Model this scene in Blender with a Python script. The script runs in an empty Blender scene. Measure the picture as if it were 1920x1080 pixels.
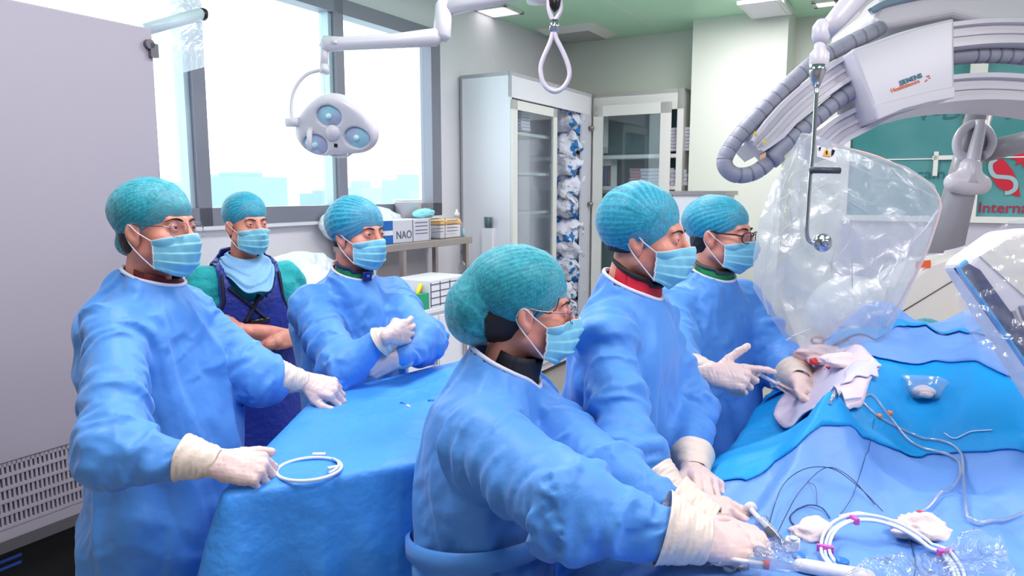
import bpy, math, random
import numpy as np
from mathutils import Vector, Matrix, noise as mnoise
R = math.radians
sc = bpy.context.scene
col = sc.collection
# ---------------------------------------------------------------- camera
FPX = 1350.0; PITCH = R(7.6); CAMZ = 1.66
cd = bpy.data.cameras.new('camera'); cam = bpy.data.objects.new('camera', cd); col.objects.link(cam)
cam.location = (0, 0, CAMZ); cam.rotation_euler = (R(90) - PITCH, 0, 0)
cd.sensor_width = 36; cd.lens = FPX / 1920 * 36; cd.clip_start = 0.05; cd.clip_end = 2000
sc.camera = cam
sc.view_settings.view_transform = 'Standard'; sc.view_settings.look = 'None'
sc.view_settings.exposure = 0.0; sc.view_settings.gamma = 1.0
try: sc.view_settings.use_curve_mapping = False
except Exception: pass
sc.cycles.max_bounces = 8; sc.cycles.transparent_max_bounces = 16
sc.cycles.caustics_reflective = False; sc.cycles.caustics_refractive = False
sc.cycles.sample_clamp_indirect = 6
# ---------------------------------------------------------------- world: white hazy sky
wd = bpy.data.worlds.new('sky'); sc.world = wd; wd.use_nodes = True
nt = wd.node_tree; nt.nodes.clear()
wo = nt.nodes.new('ShaderNodeOutputWorld'); bg = nt.nodes.new('ShaderNodeBackground')
tc = nt.nodes.new('ShaderNodeTexCoord'); sp = nt.nodes.new('ShaderNodeSeparateXYZ'); cr = nt.nodes.new('ShaderNodeValToRGB')
nt.links.new(tc.outputs['Generated'], sp.inputs[0]); nt.links.new(sp.outputs['Z'], cr.inputs[0])
cr.color_ramp.elements[0].position = 0.0; cr.color_ramp.elements[0].color = (0.82, 0.95, 0.98, 1)
cr.color_ramp.elements[1].position = 0.12; cr.color_ramp.elements[1].color = (0.98, 0.995, 1.0, 1)
nt.links.new(cr.outputs[0], bg.inputs[0]); nt.links.new(bg.outputs[0], wo.inputs[0])
bg.inputs[1].default_value = 4.0

# ---------------------------------------------------------------- frames of reference
FW = np.array([0, math.cos(PITCH), -math.sin(PITCH)]); UPV = np.array([0, math.sin(PITCH), math.cos(PITCH)])
CAM = np.array([0, 0, CAMZ])
def W(px, py, D):                       # a point seen at a pixel, D metres deep
    return CAM + D * (FW + (px - 960) / FPX * np.array([1., 0, 0]) - (py - 540) / FPX * UPV)
def ray(px, py): return FW + (px - 960) / FPX * np.array([1., 0, 0]) - (py - 540) / FPX * UPV
U = np.array([0.5, math.sqrt(.75), 0]); V = np.array([-math.sqrt(.75), 0.5, 0]); Z = np.array([0, 0, 1.])
def RM(u, v, z): return U * u + V * v + Z * z
def onV(px, py, v): r = ray(px, py); return CAM + r * (v / r.dot(V))
def onU(px, py, u): r = ray(px, py); return CAM + r * (u / r.dot(U))
def onZ(px, py, z): r = ray(px, py); return CAM + r * ((z - CAMZ) / r[2])
def ruv(p): return p.dot(U), p.dot(V), p[2]
def nrm(v): v = np.asarray(v, float); return v / max(1e-9, np.linalg.norm(v))

# ---------------------------------------------------------------- lamps
def area(name, loc, rot, sx, sy, power, colr=(1, 1, 1)):
    ld = bpy.data.lights.new(name, 'AREA'); ld.shape = 'RECTANGLE'; ld.size = sx; ld.size_y = sy
    ld.energy = power; ld.color = colr
    o = bpy.data.objects.new(name, ld); col.objects.link(o); o.location = loc; o.rotation_euler = rot
    return o
CEIL = 3.2
for u_, v_ in ((1.0, 1.5), (1.0, -0.6), (3.2, 1.5), (2.2, -2.0), (5.6, 1.3), (5.9, -1.6)):
    p = RM(u_, v_, CEIL - .03)
    area('ceiling_lamp_light', p, (0, 0, R(-30)), .6, 1.2, 44, (1, .94, .98))
wl = area('window_portal', RM(2.45, 3.50, 2.25), Vector(-V).to_track_quat('-Z', 'Y').to_euler(), 5.2, 1.7, 1, (1, 1, 1))
wl.data.cycles.is_portal = True           # guides sky light in through the window
# ---------------------------------------------------------------- materials
def S(r, g, b):                          # sRGB 0..255 to linear
    def f(c):
        c /= 255.
        return c / 12.92 if c <= .04045 else ((c + .055) / 1.055) ** 2.4
    return (f(r), f(g), f(b), 1)
def mat(name, colr, rough=.5, metal=0, spec=.5, bump=None, vary=None, alpha=1, trans=0, sss=0, sheen=0, emit=None, ior=None, coat=0):
    m = bpy.data.materials.new(name); m.use_nodes = True; n = m.node_tree; p = n.nodes['Principled BSDF']
    p.inputs['Base Color'].default_value = colr; p.inputs['Roughness'].default_value = rough
    p.inputs['Metallic'].default_value = metal; p.inputs['Specular IOR Level'].default_value = spec
    p.inputs['Alpha'].default_value = alpha; p.inputs['Transmission Weight'].default_value = trans
    if sss: p.inputs['Subsurface Weight'].default_value = sss; p.inputs['Subsurface Radius'].default_value = (1, .35, .2); p.inputs['Subsurface Scale'].default_value = .012
    if sheen: p.inputs['Sheen Weight'].default_value = sheen
    if coat: p.inputs['Coat Weight'].default_value = coat; p.inputs['Coat Roughness'].default_value = .15
    if ior: p.inputs['IOR'].default_value = ior
    if emit: p.inputs['Emission Color'].default_value = emit[0]; p.inputs['Emission Strength'].default_value = emit[1]
    t = n.nodes.new('ShaderNodeTexCoord')
    if bump:
        bs = bump if isinstance(bump, list) else [bump]
        prev = None
        for (scl, st, det) in bs:
            a = n.nodes.new('ShaderNodeTexNoise'); a.inputs['Scale'].default_value = scl; a.inputs['Detail'].default_value = det
            b = n.nodes.new('ShaderNodeBump'); b.inputs['Strength'].default_value = st; b.inputs['Distance'].default_value = 1.0 / scl
            n.links.new(t.outputs['Object'], a.inputs['Vector']); n.links.new(a.outputs['Fac'], b.inputs['Height'])
            if prev: n.links.new(prev.outputs[0], b.inputs['Normal'])
            prev = b
        n.links.new(prev.outputs[0], p.inputs['Normal'])
    if vary:
        c2, scl, amt = vary
        a = n.nodes.new('ShaderNodeTexNoise'); a.inputs['Scale'].default_value = scl; a.inputs['Detail'].default_value = 3
        mr = n.nodes.new('ShaderNodeMapRange'); mr.inputs['From Min'].default_value = .35; mr.inputs['From Max'].default_value = .65; mr.inputs['To Max'].default_value = amt
        mx = n.nodes.new('ShaderNodeMix'); mx.data_type = 'RGBA'
        mx.inputs['A'].default_value = colr; mx.inputs['B'].default_value = c2
        n.links.new(t.outputs['Object'], a.inputs['Vector']); n.links.new(a.outputs['Fac'], mr.inputs['Value'])
        n.links.new(mr.outputs[0], mx.inputs['Factor']); n.links.new(mx.outputs['Result'], p.inputs['Base Color'])
    return m
def film(name, tint, fac, rough=.1, gloss=.5, bump=(14, .6), whitef=0.0):
    """thin clear plastic: mostly transparent with gloss and a little milk"""
    m = bpy.data.materials.new(name); m.use_nodes = True; n = m.node_tree; n.nodes.clear()
    o = n.nodes.new('ShaderNodeOutputMaterial'); tr = n.nodes.new('ShaderNodeBsdfTransparent'); tr.inputs[0].default_value = tint
    gl = n.nodes.new('ShaderNodeBsdfGlossy'); gl.inputs['Roughness'].default_value = rough
    df = n.nodes.new('ShaderNodeBsdfDiffuse'); df.inputs[0].default_value = (.86, .86, .92, 1)
    tl = n.nodes.new('ShaderNodeBsdfTranslucent'); tl.inputs[0].default_value = (.86, .86, .92, 1)
    dm = n.nodes.new('ShaderNodeMixShader'); dm.inputs[0].default_value = .5
    n.links.new(df.outputs[0], dm.inputs[1]); n.links.new(tl.outputs[0], dm.inputs[2])
    lw = n.nodes.new('ShaderNodeLayerWeight'); lw.inputs['Blend'].default_value = .5
    fr = n.nodes.new('ShaderNodeMath'); fr.operation = 'POWER'; fr.inputs[1].default_value = 3.5; n.links.new(lw.outputs['Facing'], fr.inputs[0])
    m1 = n.nodes.new('ShaderNodeMixShader'); m2 = n.nodes.new('ShaderNodeMixShader')
    ma = n.nodes.new('ShaderNodeMath'); ma.operation = 'MULTIPLY'; ma.inputs[1].default_value = gloss
    mb = n.nodes.new('ShaderNodeMath'); mb.operation = 'ADD'; mb.inputs[1].default_value = .03 + fac * .25; mb.use_clamp = True
    n.links.new(fr.outputs[0], ma.inputs[0]); n.links.new(ma.outputs[0], mb.inputs[0])
    m2.inputs[0].default_value = fac
    n.links.new(tr.outputs[0], m2.inputs[1]); n.links.new(dm.outputs[0], m2.inputs[2])
    n.links.new(mb.outputs[0], m1.inputs[0]); n.links.new(m2.outputs[0], m1.inputs[1]); n.links.new(gl.outputs[0], m1.inputs[2])
    if bump:
        t = n.nodes.new('ShaderNodeTexCoord'); a = n.nodes.new('ShaderNodeTexNoise'); a.inputs['Scale'].default_value = bump[0]; a.inputs['Detail'].default_value = 4
        a.inputs['Distortion'].default_value = 1.2
        b = n.nodes.new('ShaderNodeBump'); b.inputs['Strength'].default_value = bump[1]; b.inputs['Distance'].default_value = .4 / bump[0]
        n.links.new(t.outputs['Object'], a.inputs['Vector']); n.links.new(a.outputs['Fac'], b.inputs['Height'])
        for s_ in (gl, lw): n.links.new(b.outputs[0], s_.inputs['Normal'])
    n.links.new(m1.outputs[0], o.inputs[0])
    return m
def capmat(name, colr, open_=.3, scale=420):
    """bouffant cap: fine open non-woven net over whatever is below"""
    m = bpy.data.materials.new(name); m.use_nodes = True; n = m.node_tree; p = n.nodes['Principled BSDF']; o = n.nodes['Material Output']
    p.inputs['Base Color'].default_value = colr; p.inputs['Roughness'].default_value = .55; p.inputs['Sheen Weight'].default_value = .2
    tr = n.nodes.new('ShaderNodeBsdfTransparent'); mx = n.nodes.new('ShaderNodeMixShader')
    t = n.nodes.new('ShaderNodeTexCoord'); a = n.nodes.new('ShaderNodeTexNoise'); a.inputs['Scale'].default_value = 110; a.inputs['Detail'].default_value = 4
    a.inputs['Distortion'].default_value = .6
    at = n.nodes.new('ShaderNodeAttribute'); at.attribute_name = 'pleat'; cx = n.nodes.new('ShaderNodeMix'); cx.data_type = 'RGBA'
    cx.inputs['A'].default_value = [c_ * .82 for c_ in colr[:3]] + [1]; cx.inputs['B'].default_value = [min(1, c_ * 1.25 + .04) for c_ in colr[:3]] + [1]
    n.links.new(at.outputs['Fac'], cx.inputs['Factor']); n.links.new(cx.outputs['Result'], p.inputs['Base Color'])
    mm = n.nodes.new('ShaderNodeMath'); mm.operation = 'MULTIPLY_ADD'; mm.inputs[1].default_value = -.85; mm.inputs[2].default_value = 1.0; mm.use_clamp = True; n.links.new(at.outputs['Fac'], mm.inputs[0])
    m3 = n.nodes.new('ShaderNodeMath'); m3.operation = 'MULTIPLY'; n.links.new(mm.outputs[0], m3.inputs[0])
    mr = n.nodes.new('ShaderNodeMapRange'); mr.inputs['From Min'].default_value = .35; mr.inputs['From Max'].default_value = .68
    mr.inputs['To Min'].default_value = open_ * .25; mr.inputs['To Max'].default_value = open_ * 1.7
    b = n.nodes.new('ShaderNodeBump'); b.inputs['Strength'].default_value = .2; b.inputs['Distance'].default_value = .002
    n.links.new(t.outputs['Object'], a.inputs['Vector']); n.links.new(a.outputs['Fac'], mr.inputs['Value']); n.links.new(a.outputs['Fac'], b.inputs['Height'])
    n.links.new(b.outputs[0], p.inputs['Normal'])
    n.links.new(mr.outputs[0], m3.inputs[1]); n.links.new(m3.outputs[0], mx.inputs[0]); n.links.new(p.outputs[0], mx.inputs[1]); n.links.new(tr.outputs[0], mx.inputs[2]); n.links.new(mx.outputs[0], o.inputs[0])
    return m
GOWN = mat('gown_blue', S(80, 146, 224), .50, spec=.35, sheen=.2, bump=[(220, .10, 2), (9, .10, 3)])
DRAPE = mat('drape_blue', S(66, 150, 236), .5, spec=.4, bump=[(260, .12, 2), (7, .2, 4)], vary=(S(58, 140, 230), 2, .8))
DRAPE_CY = mat('drape_cyan', S(10, 150, 222), .55, spec=.35, bump=[(260, .12, 2), (8, .15, 4)])
DRAPE_LT = mat('drape_light', S(104, 152, 224), .5, spec=.4, bump=[(260, .1, 2), (7, .15, 4)])
SKIN = mat('skin', S(228, 158, 138), .45, spec=.4, sss=.25, bump=[(300, .08, 2)], vary=(S(214, 132, 116), 18, .6))
HAIR = mat('hair_black', S(22, 16, 20), .45, bump=[(500, .6, 2)])
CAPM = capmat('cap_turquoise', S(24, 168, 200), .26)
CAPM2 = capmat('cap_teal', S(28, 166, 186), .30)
CAPE = mat('cap_elastic', S(20, 165, 205), .6, bump=[(150, .5, 2)])
MASK = mat('mask_blue', S(132, 204, 226), .6, bump=[(300, .15, 2)], sss=.0)
WHITE = mat('white_cloth', S(226, 222, 228), .6)
GLOVE = mat('glove_latex', S(222, 194, 190), .38, spec=.5, sss=.12, bump=[(90, .12, 3)])
CUFF = mat('glove_cream', S(226, 208, 196), .45, bump=[(60, .15, 3)])
NECKW = mat('neckband_white', S(206, 210, 232), .6)
EYEW = mat('eye_white', S(235, 228, 226), .2, spec=.6)
IRIS = mat('iris_dark', S(26, 16, 14), .1, spec=.8)
BROW = mat('brow_hair', S(34, 22, 22), .7)
WIRE = mat('metal_rim', S(150, 140, 140), .25, 1)
BLACKP = mat('black_plastic', S(16, 14, 18), .3)
LENS = film('lens_glass', (.97, .98, 1, 1), .02, .03, .6, None)
NAVY = mat('lead_apron_navy', S(26, 44, 140), .45, bump=[(40, .25, 3)])
NAVYD = mat('binding_black', S(14, 14, 40), .6)
SCRUB = mat('scrub_teal', S(8, 168, 172), .7, sheen=.2, bump=[(300, .15, 2), (12, .3, 3)])
TROUS = mat('trousers_teal', S(20, 110, 130), .7)
SHOE = mat('shoe_white', S(200, 200, 205), .5)

# ---------------------------------------------------------------- objects
def root_loc(o):
    while o.parent: o = o.parent
    return np.array(o.location)
def tagit(o, label=None, cat=None, group=None, kind=None):
    if label: o['label'] = label
    if cat: o['category'] = cat
    if group: o['group'] = group
    if kind: o['kind'] = kind
    return o
def thing(name, loc, label, cat, group=None):
    o = bpy.data.objects.new(name, None); col.objects.link(o); o.location = tuple(loc); o.empty_display_size = .05
    return tagit(o, label, cat, group)
def obj(name, vf, m, parent=None, smooth=True, label=None, cat=None, group=None, kind=None, angle=None):
    Vv, F = vf; Vv = np.asarray(Vv, float)
    if parent is not None: off = root_loc(parent)
    else:
        lo, hi = Vv.min(0), Vv.max(0); off = np.array([(lo[0] + hi[0]) / 2, (lo[1] + hi[1]) / 2, lo[2]])
    me = bpy.data.meshes.new(name); me.from_pydata((Vv - off).tolist(), [], [tuple(int(i) for i in f) for f in F]); me.validate(); me.update()
    if isinstance(m, (list, tuple)):
        for q in m: me.materials.append(q)
    else: me.materials.append(m)
    o = bpy.data.objects.new(name, me); col.objects.link(o)
    if parent is not None: o.parent = parent
    else: o.location = tuple(off)
    if smooth:
        me.polygons.foreach_set('use_smooth', [True] * len(me.polygons))
        if angle:
            try: me.set_sharp_from_angle(angle=R(angle))
            except Exception: pass
    return tagit(o, label, cat, group, kind)
def mod(o, typ, **kw):
    m = o.modifiers.new(typ.lower(), typ)
    for k, v in kw.items(): setattr(m, k, v)
    return m
def bevel(o, w=.004, seg=2): mod(o, 'BEVEL', width=w, segments=seg, limit_method='ANGLE'); return o
def subsurf(o, n=1): mod(o, 'SUBSURF', levels=n, render_levels=n); return o
def join(*ms):
    vs, fs, k = [], [], 0
    for (v, f) in ms:
        vs.append(np.asarray(v, float).reshape(-1, 3)); fs += [tuple(i + k for i in q) for q in f]; k += len(v)
    return np.concatenate(vs), fs
def boxv(o, ax, ay, az):                 # origin corner and three edge vectors
    o, ax, ay, az = [np.asarray(q, float) for q in (o, ax, ay, az)]
    v = [o, o + ax, o + ax + ay, o + ay, o + az, o + ax + az, o + ax + ay + az, o + ay + az]
    f = [(0, 3, 2, 1), (4, 5, 6, 7), (0, 1, 5, 4), (1, 2, 6, 5), (2, 3, 7, 6), (3, 0, 4, 7)]
    if np.dot(np.cross(ax, ay), az) < 0: f = [q[::-1] for q in f]
    return np.array(v), f
def rbox(u0, u1, v0, v1, z0, z1):        # box in the room's frame
    return boxv(RM(u0, v0, z0), U * (u1 - u0), V * (v1 - v0), Z * (z1 - z0))
def tube(pts, r, n=8, closed=False, cap=True, spline=0, flat=None):
    pts = np.asarray(pts, float)
    rr = np.asarray(r, float) * np.ones(len(pts))
    if spline:
        pts, rr = smooth_path(pts, rr, spline, closed)
    m = len(pts); T = np.zeros_like(pts)
    if closed: T = np.roll(pts, -1, 0) - np.roll(pts, 1, 0)
    else: T[1:-1] = pts[2:] - pts[:-2]; T[0] = pts[1] - pts[0]; T[-1] = pts[-1] - pts[-2]
    T /= np.maximum(1e-9, np.linalg.norm(T, axis=1))[:, None]
    a = np.array([0, 0, 1.]) if abs(T[0][2]) < .9 else np.array([1., 0, 0])
    N = nrm(np.cross(T[0], a)); vs = []
    for i in range(m):
        N = nrm(N - T[i] * N.dot(T[i])); B = np.cross(T[i], N)
        for k in range(n):
            t = 2 * math.pi * k / n
            vs.append(pts[i] + rr[i] * (math.cos(t) * N + math.sin(t) * B * (flat or 1)))
    fs = []
    for i in range(m if closed else m - 1):
        j = (i + 1) % m
        for k in range(n): fs.append((i * n + k, i * n + (k + 1) % n, j * n + (k + 1) % n, j * n + k))
    if cap and not closed: fs.append(tuple(range(n))[::-1]); fs.append(tuple((m - 1) * n + k for k in range(n)))
    return np.array(vs), fs
def smooth_path(pts, rr, k, closed=False):
    n = len(pts); out = []; ro = []
    for i in range(n if closed else n - 1):
        g = (lambda q: pts[q % n]) if closed else (lambda q: pts[min(max(q, 0), n - 1)])
        p0, p1, p2, p3 = g(i - 1), g(i), g(i + 1), g(i + 2)
        for j in range(k):
            t = j / k
            out.append(.5 * ((2 * p1) + (-p0 + p2) * t + (2 * p0 - 5 * p1 + 4 * p2 - p3) * t * t + (-p0 + 3 * p1 - 3 * p2 + p3) * t ** 3))
            ro.append(rr[i] * (1 - t) + rr[(i + 1) % n] * t)
    if not closed: out.append(pts[-1]); ro.append(rr[-1])
    return np.array(out), np.array(ro)
def cyl(a, b, r, n=24, r2=None): return tube([a, b], [r, r if r2 is None else r2], n)
def lathe(prof, o, ax=(0, 0, 1), n=32):   # prof: (radius, height)
    ax = nrm(ax); a = np.array([1., 0, 0]) if abs(ax[0]) < .9 else np.array([0, 1., 0]); N = nrm(np.cross(ax, a)); B = np.cross(ax, N)
    vs = [np.asarray(o) + ax * h + r * (math.cos(2 * math.pi * k / n) * N + math.sin(2 * math.pi * k / n) * B) for r, h in prof for k in range(n)]
    m = len(prof)
    fs = [(i * n + k, i * n + (k + 1) % n, (i + 1) * n + (k + 1) % n, (i + 1) * n + k) for i in range(m - 1) for k in range(n)]
    fs.append(tuple(range(n))[::-1]); fs.append(tuple((m - 1) * n + k for k in range(n)))
    return np.array(vs), fs
def prism(poly, nvec, th):                # planar polygon (3d points) extruded along nvec
    p = np.asarray(poly, float); n = len(p); q = p + np.asarray(nvec) * th
    fs = [tuple(range(n))[::-1], tuple(range(n, 2 * n))] + [(i, (i + 1) % n, n + (i + 1) % n, n + i) for i in range(n)]
    return np.concatenate([p, q]), fs
def grid(fn, nu, nv):                     # fn(a,b) vectorised on arrays -> (..,3)
    a, b = np.meshgrid(np.linspace(0, 1, nu), np.linspace(0, 1, nv), indexing='ij')
    P = fn(a, b).reshape(-1, 3); f = []
    for i in range(nu - 1):
        for j in range(nv - 1):
            f.append((i * nv + j, (i + 1) * nv + j, (i + 1) * nv + j + 1, i * nv + j + 1))
    return P, f
def text(name, body, p, xdir, updir, h, m, parent, ext=.001, bold=0, label=None):
    cu = bpy.data.curves.new(name, 'FONT'); cu.body = body; cu.size = h; cu.extrude = ext; cu.offset = bold
    o = bpy.data.objects.new(name, cu); x = nrm(xdir); y = nrm(np.asarray(updir) - x * x.dot(updir)); z = np.cross(x, y)
    M = Matrix(((x[0], y[0], z[0], p[0]), (x[1], y[1], z[1], p[1]), (x[2], y[2], z[2], p[2]), (0, 0, 0, 1)))
    col.objects.link(o); bpy.context.view_layer.update()
    dg = bpy.context.evaluated_depsgraph_get(); me = bpy.data.meshes.new_from_object(o.evaluated_get(dg))
    me.transform(M); v = [tuple(q.co) for q in me.vertices]; f = [tuple(q.vertices) for q in me.polygons]
    bpy.data.objects.remove(o); bpy.data.meshes.remove(me)
    return obj(name, (v, f), m, parent, smooth=False, label=label)

# ---------------------------------------------------------------- implicit surfaces
def smin(a, b, k): h = np.clip(.5 + .5 * (b - a) / k, 0, 1); return b * (1 - h) + a * h - k * h * (1 - h)
def smax(a, b, k): return -smin(-a, -b, k)
def rc(P, a, b, r1, r2):
    a = np.asarray(a, np.float32); ba = np.asarray(b, np.float32) - a
    t = np.clip((P - a) @ ba / max(1e-9, float(ba @ ba)), 0, 1)
    return np.linalg.norm(P - a - t[:, None] * ba, axis=1) - (r1 + (r2 - r1) * t)
def ell(P, c, r):
    r = np.asarray(r, np.float32); q = P - np.asarray(c, np.float32)
    k0 = np.linalg.norm(q / r, axis=1); k1 = np.linalg.norm(q / (r * r), axis=1)
    return k0 * (k0 - 1) / np.maximum(k1, 1e-6)
def surfnet(f, lo, hi, h, slack=2.0):
    lo = np.asarray(lo, float); hi = np.asarray(hi, float); c = 4
    n = (np.ceil((hi - lo) / (h * c)).astype(int) + 1) * c
    gc = [lo[i] + h * c * (np.arange(n[i] // c) + .5) for i in range(3)]
    G = np.stack(np.meshgrid(*gc, indexing='ij'), -1).reshape(-1, 3).astype(np.float32)
    fc = f(G).reshape([q // c for q in n])
    big = fc.repeat(c, 0).repeat(c, 1).repeat(c, 2)
    A = big.astype(np.float32); mk = np.abs(A) < h * c * slack
    idx = np.argwhere(mk); P = (lo + (idx + .5) * h).astype(np.float32)
    A[mk] = f(P)
    s = A < 0; nx, ny, nz = A.shape
    num = np.zeros((nx - 1, ny - 1, nz - 1), np.float32); pos = np.zeros((3, nx - 1, ny - 1, nz - 1), np.float32)
    cs = [(0, 0, 0), (1, 0, 0), (0, 1, 0), (1, 1, 0), (0, 0, 1), (1, 0, 1), (0, 1, 1), (1, 1, 1)]
    sl = lambda q: tuple(slice(q[i], A.shape[i] - 1 + q[i]) for i in range(3))
    for a in cs:
        for ax in range(3):
            if a[ax]: continue
            b = list(a); b[ax] = 1
            fa, fb = A[sl(a)], A[sl(b)]; cross = (fa < 0) != (fb < 0)
            t = np.where(cross, fa / np.where(cross, fa - fb, 1), 0)
            num += cross
            for k in range(3): pos[k] += np.where(cross, a[k] + (t if k == ax else 0), 0)
    on = num > 0; vid = -np.ones(on.shape, int); vid[on] = np.arange(on.sum()); ii = np.argwhere(on)
    Vv = lo + (ii + .5 + (pos[:, on] / num[on]).T) * h
    F = []
    for ax in range(3):
        o1, o2 = (ax + 1) % 3, (ax + 2) % 3
        a = [slice(None)] * 3; b = [slice(None)] * 3; a[ax] = slice(0, -1); b[ax] = slice(1, None)
        for q in (a, b): q[o1] = slice(1, -1); q[o2] = slice(1, -1)
        s0, s1 = s[tuple(a)], s[tuple(b)]; e = np.argwhere(s0 != s1); 
        if not len(e): continue
        flip = s0[tuple(e.T)]
        base = e.copy(); base[:, o1] += 1; base[:, o2] += 1
        def V_(d1, d2):
            q = base.copy(); q[:, o1] -= d1; q[:, o2] -= d2; return vid[tuple(q.T)]
        quad = np.stack([V_(1, 1), V_(0, 1), V_(0, 0), V_(1, 0)], 1)
        quad[~flip] = quad[~flip][:, ::-1]; quad = quad[(quad >= 0).all(1)]
        F.append(quad)
    F = np.concatenate(F)
    used = np.unique(F); mp = -np.ones(len(Vv), int); mp[used] = np.arange(len(used))
    return Vv[used], mp[F]
def grad(f, X, e=.002):
    g = np.zeros((len(X), 3), np.float32)
    for k in range(3):
        d = np.zeros(3, np.float32); d[k] = e; g[:, k] = f(X + d) - f(X - d)
    return g / np.maximum(1e-6, np.linalg.norm(g, axis=1))[:, None]
def laplace(Vv, F, it=2, lam=.5):
    F = np.asarray(F); E = np.concatenate([F[:, [0, 1]], F[:, [1, 2]], F[:, [2, 3]], F[:, [3, 0]]]); n = len(Vv)
    i = np.concatenate([E[:, 0], E[:, 1]]); j = np.concatenate([E[:, 1], E[:, 0]]); cnt = np.bincount(i, minlength=n).clip(1)
    for _ in range(it):
        m = np.stack([np.bincount(i, Vv[j, k], n) for k in range(3)], 1) / cnt[:, None]
        Vv = Vv + lam * (m - Vv)
    return Vv
def vnoise(P, s, seed=0):               # cheap smooth noise: sum of random sines
    rs = np.random.RandomState(seed); o = np.zeros(len(P))
    for k in range(9):
        d = rs.normal(size=3); d /= np.linalg.norm(d); o += np.sin(P @ d * s * rs.uniform(.6, 1.6) * 6.28 + rs.uniform(0, 6.28))
    return o / 3
def tri(x): return 4 * np.abs((x % 1.0) - .5) - 1
def crumple(Q, sd, n=4, f=1.0):
    """crisp folds: straight-sided ridges in several directions that come and go"""
    rs_ = np.random.RandomState(sd); o = np.zeros(len(Q))
    for k in range(n):
        d = rs_.normal(size=3); d /= np.linalg.norm(d); fk = f * rs_.uniform(.7, 1.4)
        mk = np.clip(vnoise(Q, .55 * f, sd + 11 * k) * 1.3 + .1, 0, 1); o += mk * tri(Q @ d * fk + .22 * vnoise(Q, .8 * f, sd + 5 * k + 1) + rs_.uniform())
    return o / math.sqrt(n) * 1.3
def relax(Vv, F, sdf, stretch=1.06, it=90, passes=3, grav=-.00035, pin=None, stiff=.06, thick=.002, seed=1, jit=.004, aniso=None, air=.12):
    """loosen a sheet of cloth around a body: cloth a little too long buckles, sags and is kept outside the body"""
    F = np.asarray(F); n = len(Vv); X = Vv.astype(np.float32).copy()
    E = np.concatenate([F[:, [0, 1]], F[:, [1, 2]], F[:, [2, 3]], F[:, [3, 0]]]); E = np.unique(np.sort(E, 1), axis=0)
    Dg = np.concatenate([F[:, [0, 2]], F[:, [1, 3]]]); A = np.concatenate([E, Dg]); w = np.concatenate([np.ones(len(E)), .5 * np.ones(len(Dg))]).astype(np.float32)
    i, j = A[:, 0], A[:, 1]; st = stretch
    if aniso is not None:
        mid = (X[i] + X[j]) / 2; d = X[j] - X[i]; st = aniso(mid, d)
    L = np.linalg.norm(X[j] - X[i], axis=1) * st
    cnt = (np.bincount(i, w, n) + np.bincount(j, w, n)).clip(1e-3)[:, None].astype(np.float32)
    ei = np.concatenate([E[:, 0], E[:, 1]]); ej = np.concatenate([E[:, 1], E[:, 0]]); ec = np.bincount(ei, minlength=n).clip(1)[:, None]
    g = grad(sdf, X); X += (g * (jit * vnoise(Vv, 7, seed) + jit * .6 * vnoise(Vv, 16, seed + 5))[:, None]).astype(np.float32)
    pinm = np.zeros(n, bool) if pin is None else pin; P0 = X[pinm].copy(); Xp = X.copy()
    for t in range(it):
        v = (X - Xp) * .88; Xp = X.copy(); X = X + v; X[:, 2] += grav
        for _ in range(passes):
            d = X[j] - X[i]; l = np.linalg.norm(d, axis=1).clip(1e-6); c = (d * ((l - L) / l * .5 * w)[:, None])
            for k in range(3): X[:, k] += ((np.bincount(i, c[:, k], n) - np.bincount(j, c[:, k], n)) / cnt[:, 0] * 1.7).astype(np.float32)
        if stiff:
            m = np.stack([np.bincount(ei, X[ej, k], n) for k in range(3)], 1) / ec; X += (stiff * (m - X)).astype(np.float32)
        if t % 2 == 0 or t == it - 1:
            s = sdf(X); q = s < thick
            if q.any():
                gg = grad(sdf, X[q]); X[q] += gg * (thick - s[q])[:, None]; Xp[q] = X[q] * .6 + Xp[q] * .4
        if pin is not None: X[pinm] = P0
    return X.astype(float)
class Fr:                                  # a frame: origin and right / forward / up axes
    def __init__(s, o, r, f, u): s.o = np.asarray(o, float); s.M = np.stack([nrm(r), nrm(f), nrm(u)])
    def to(s, P): return s.o + np.asarray(P, float) @ s.M
    def loc(s, P): return (np.asarray(P, float) - s.o) @ s.M.T
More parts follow.
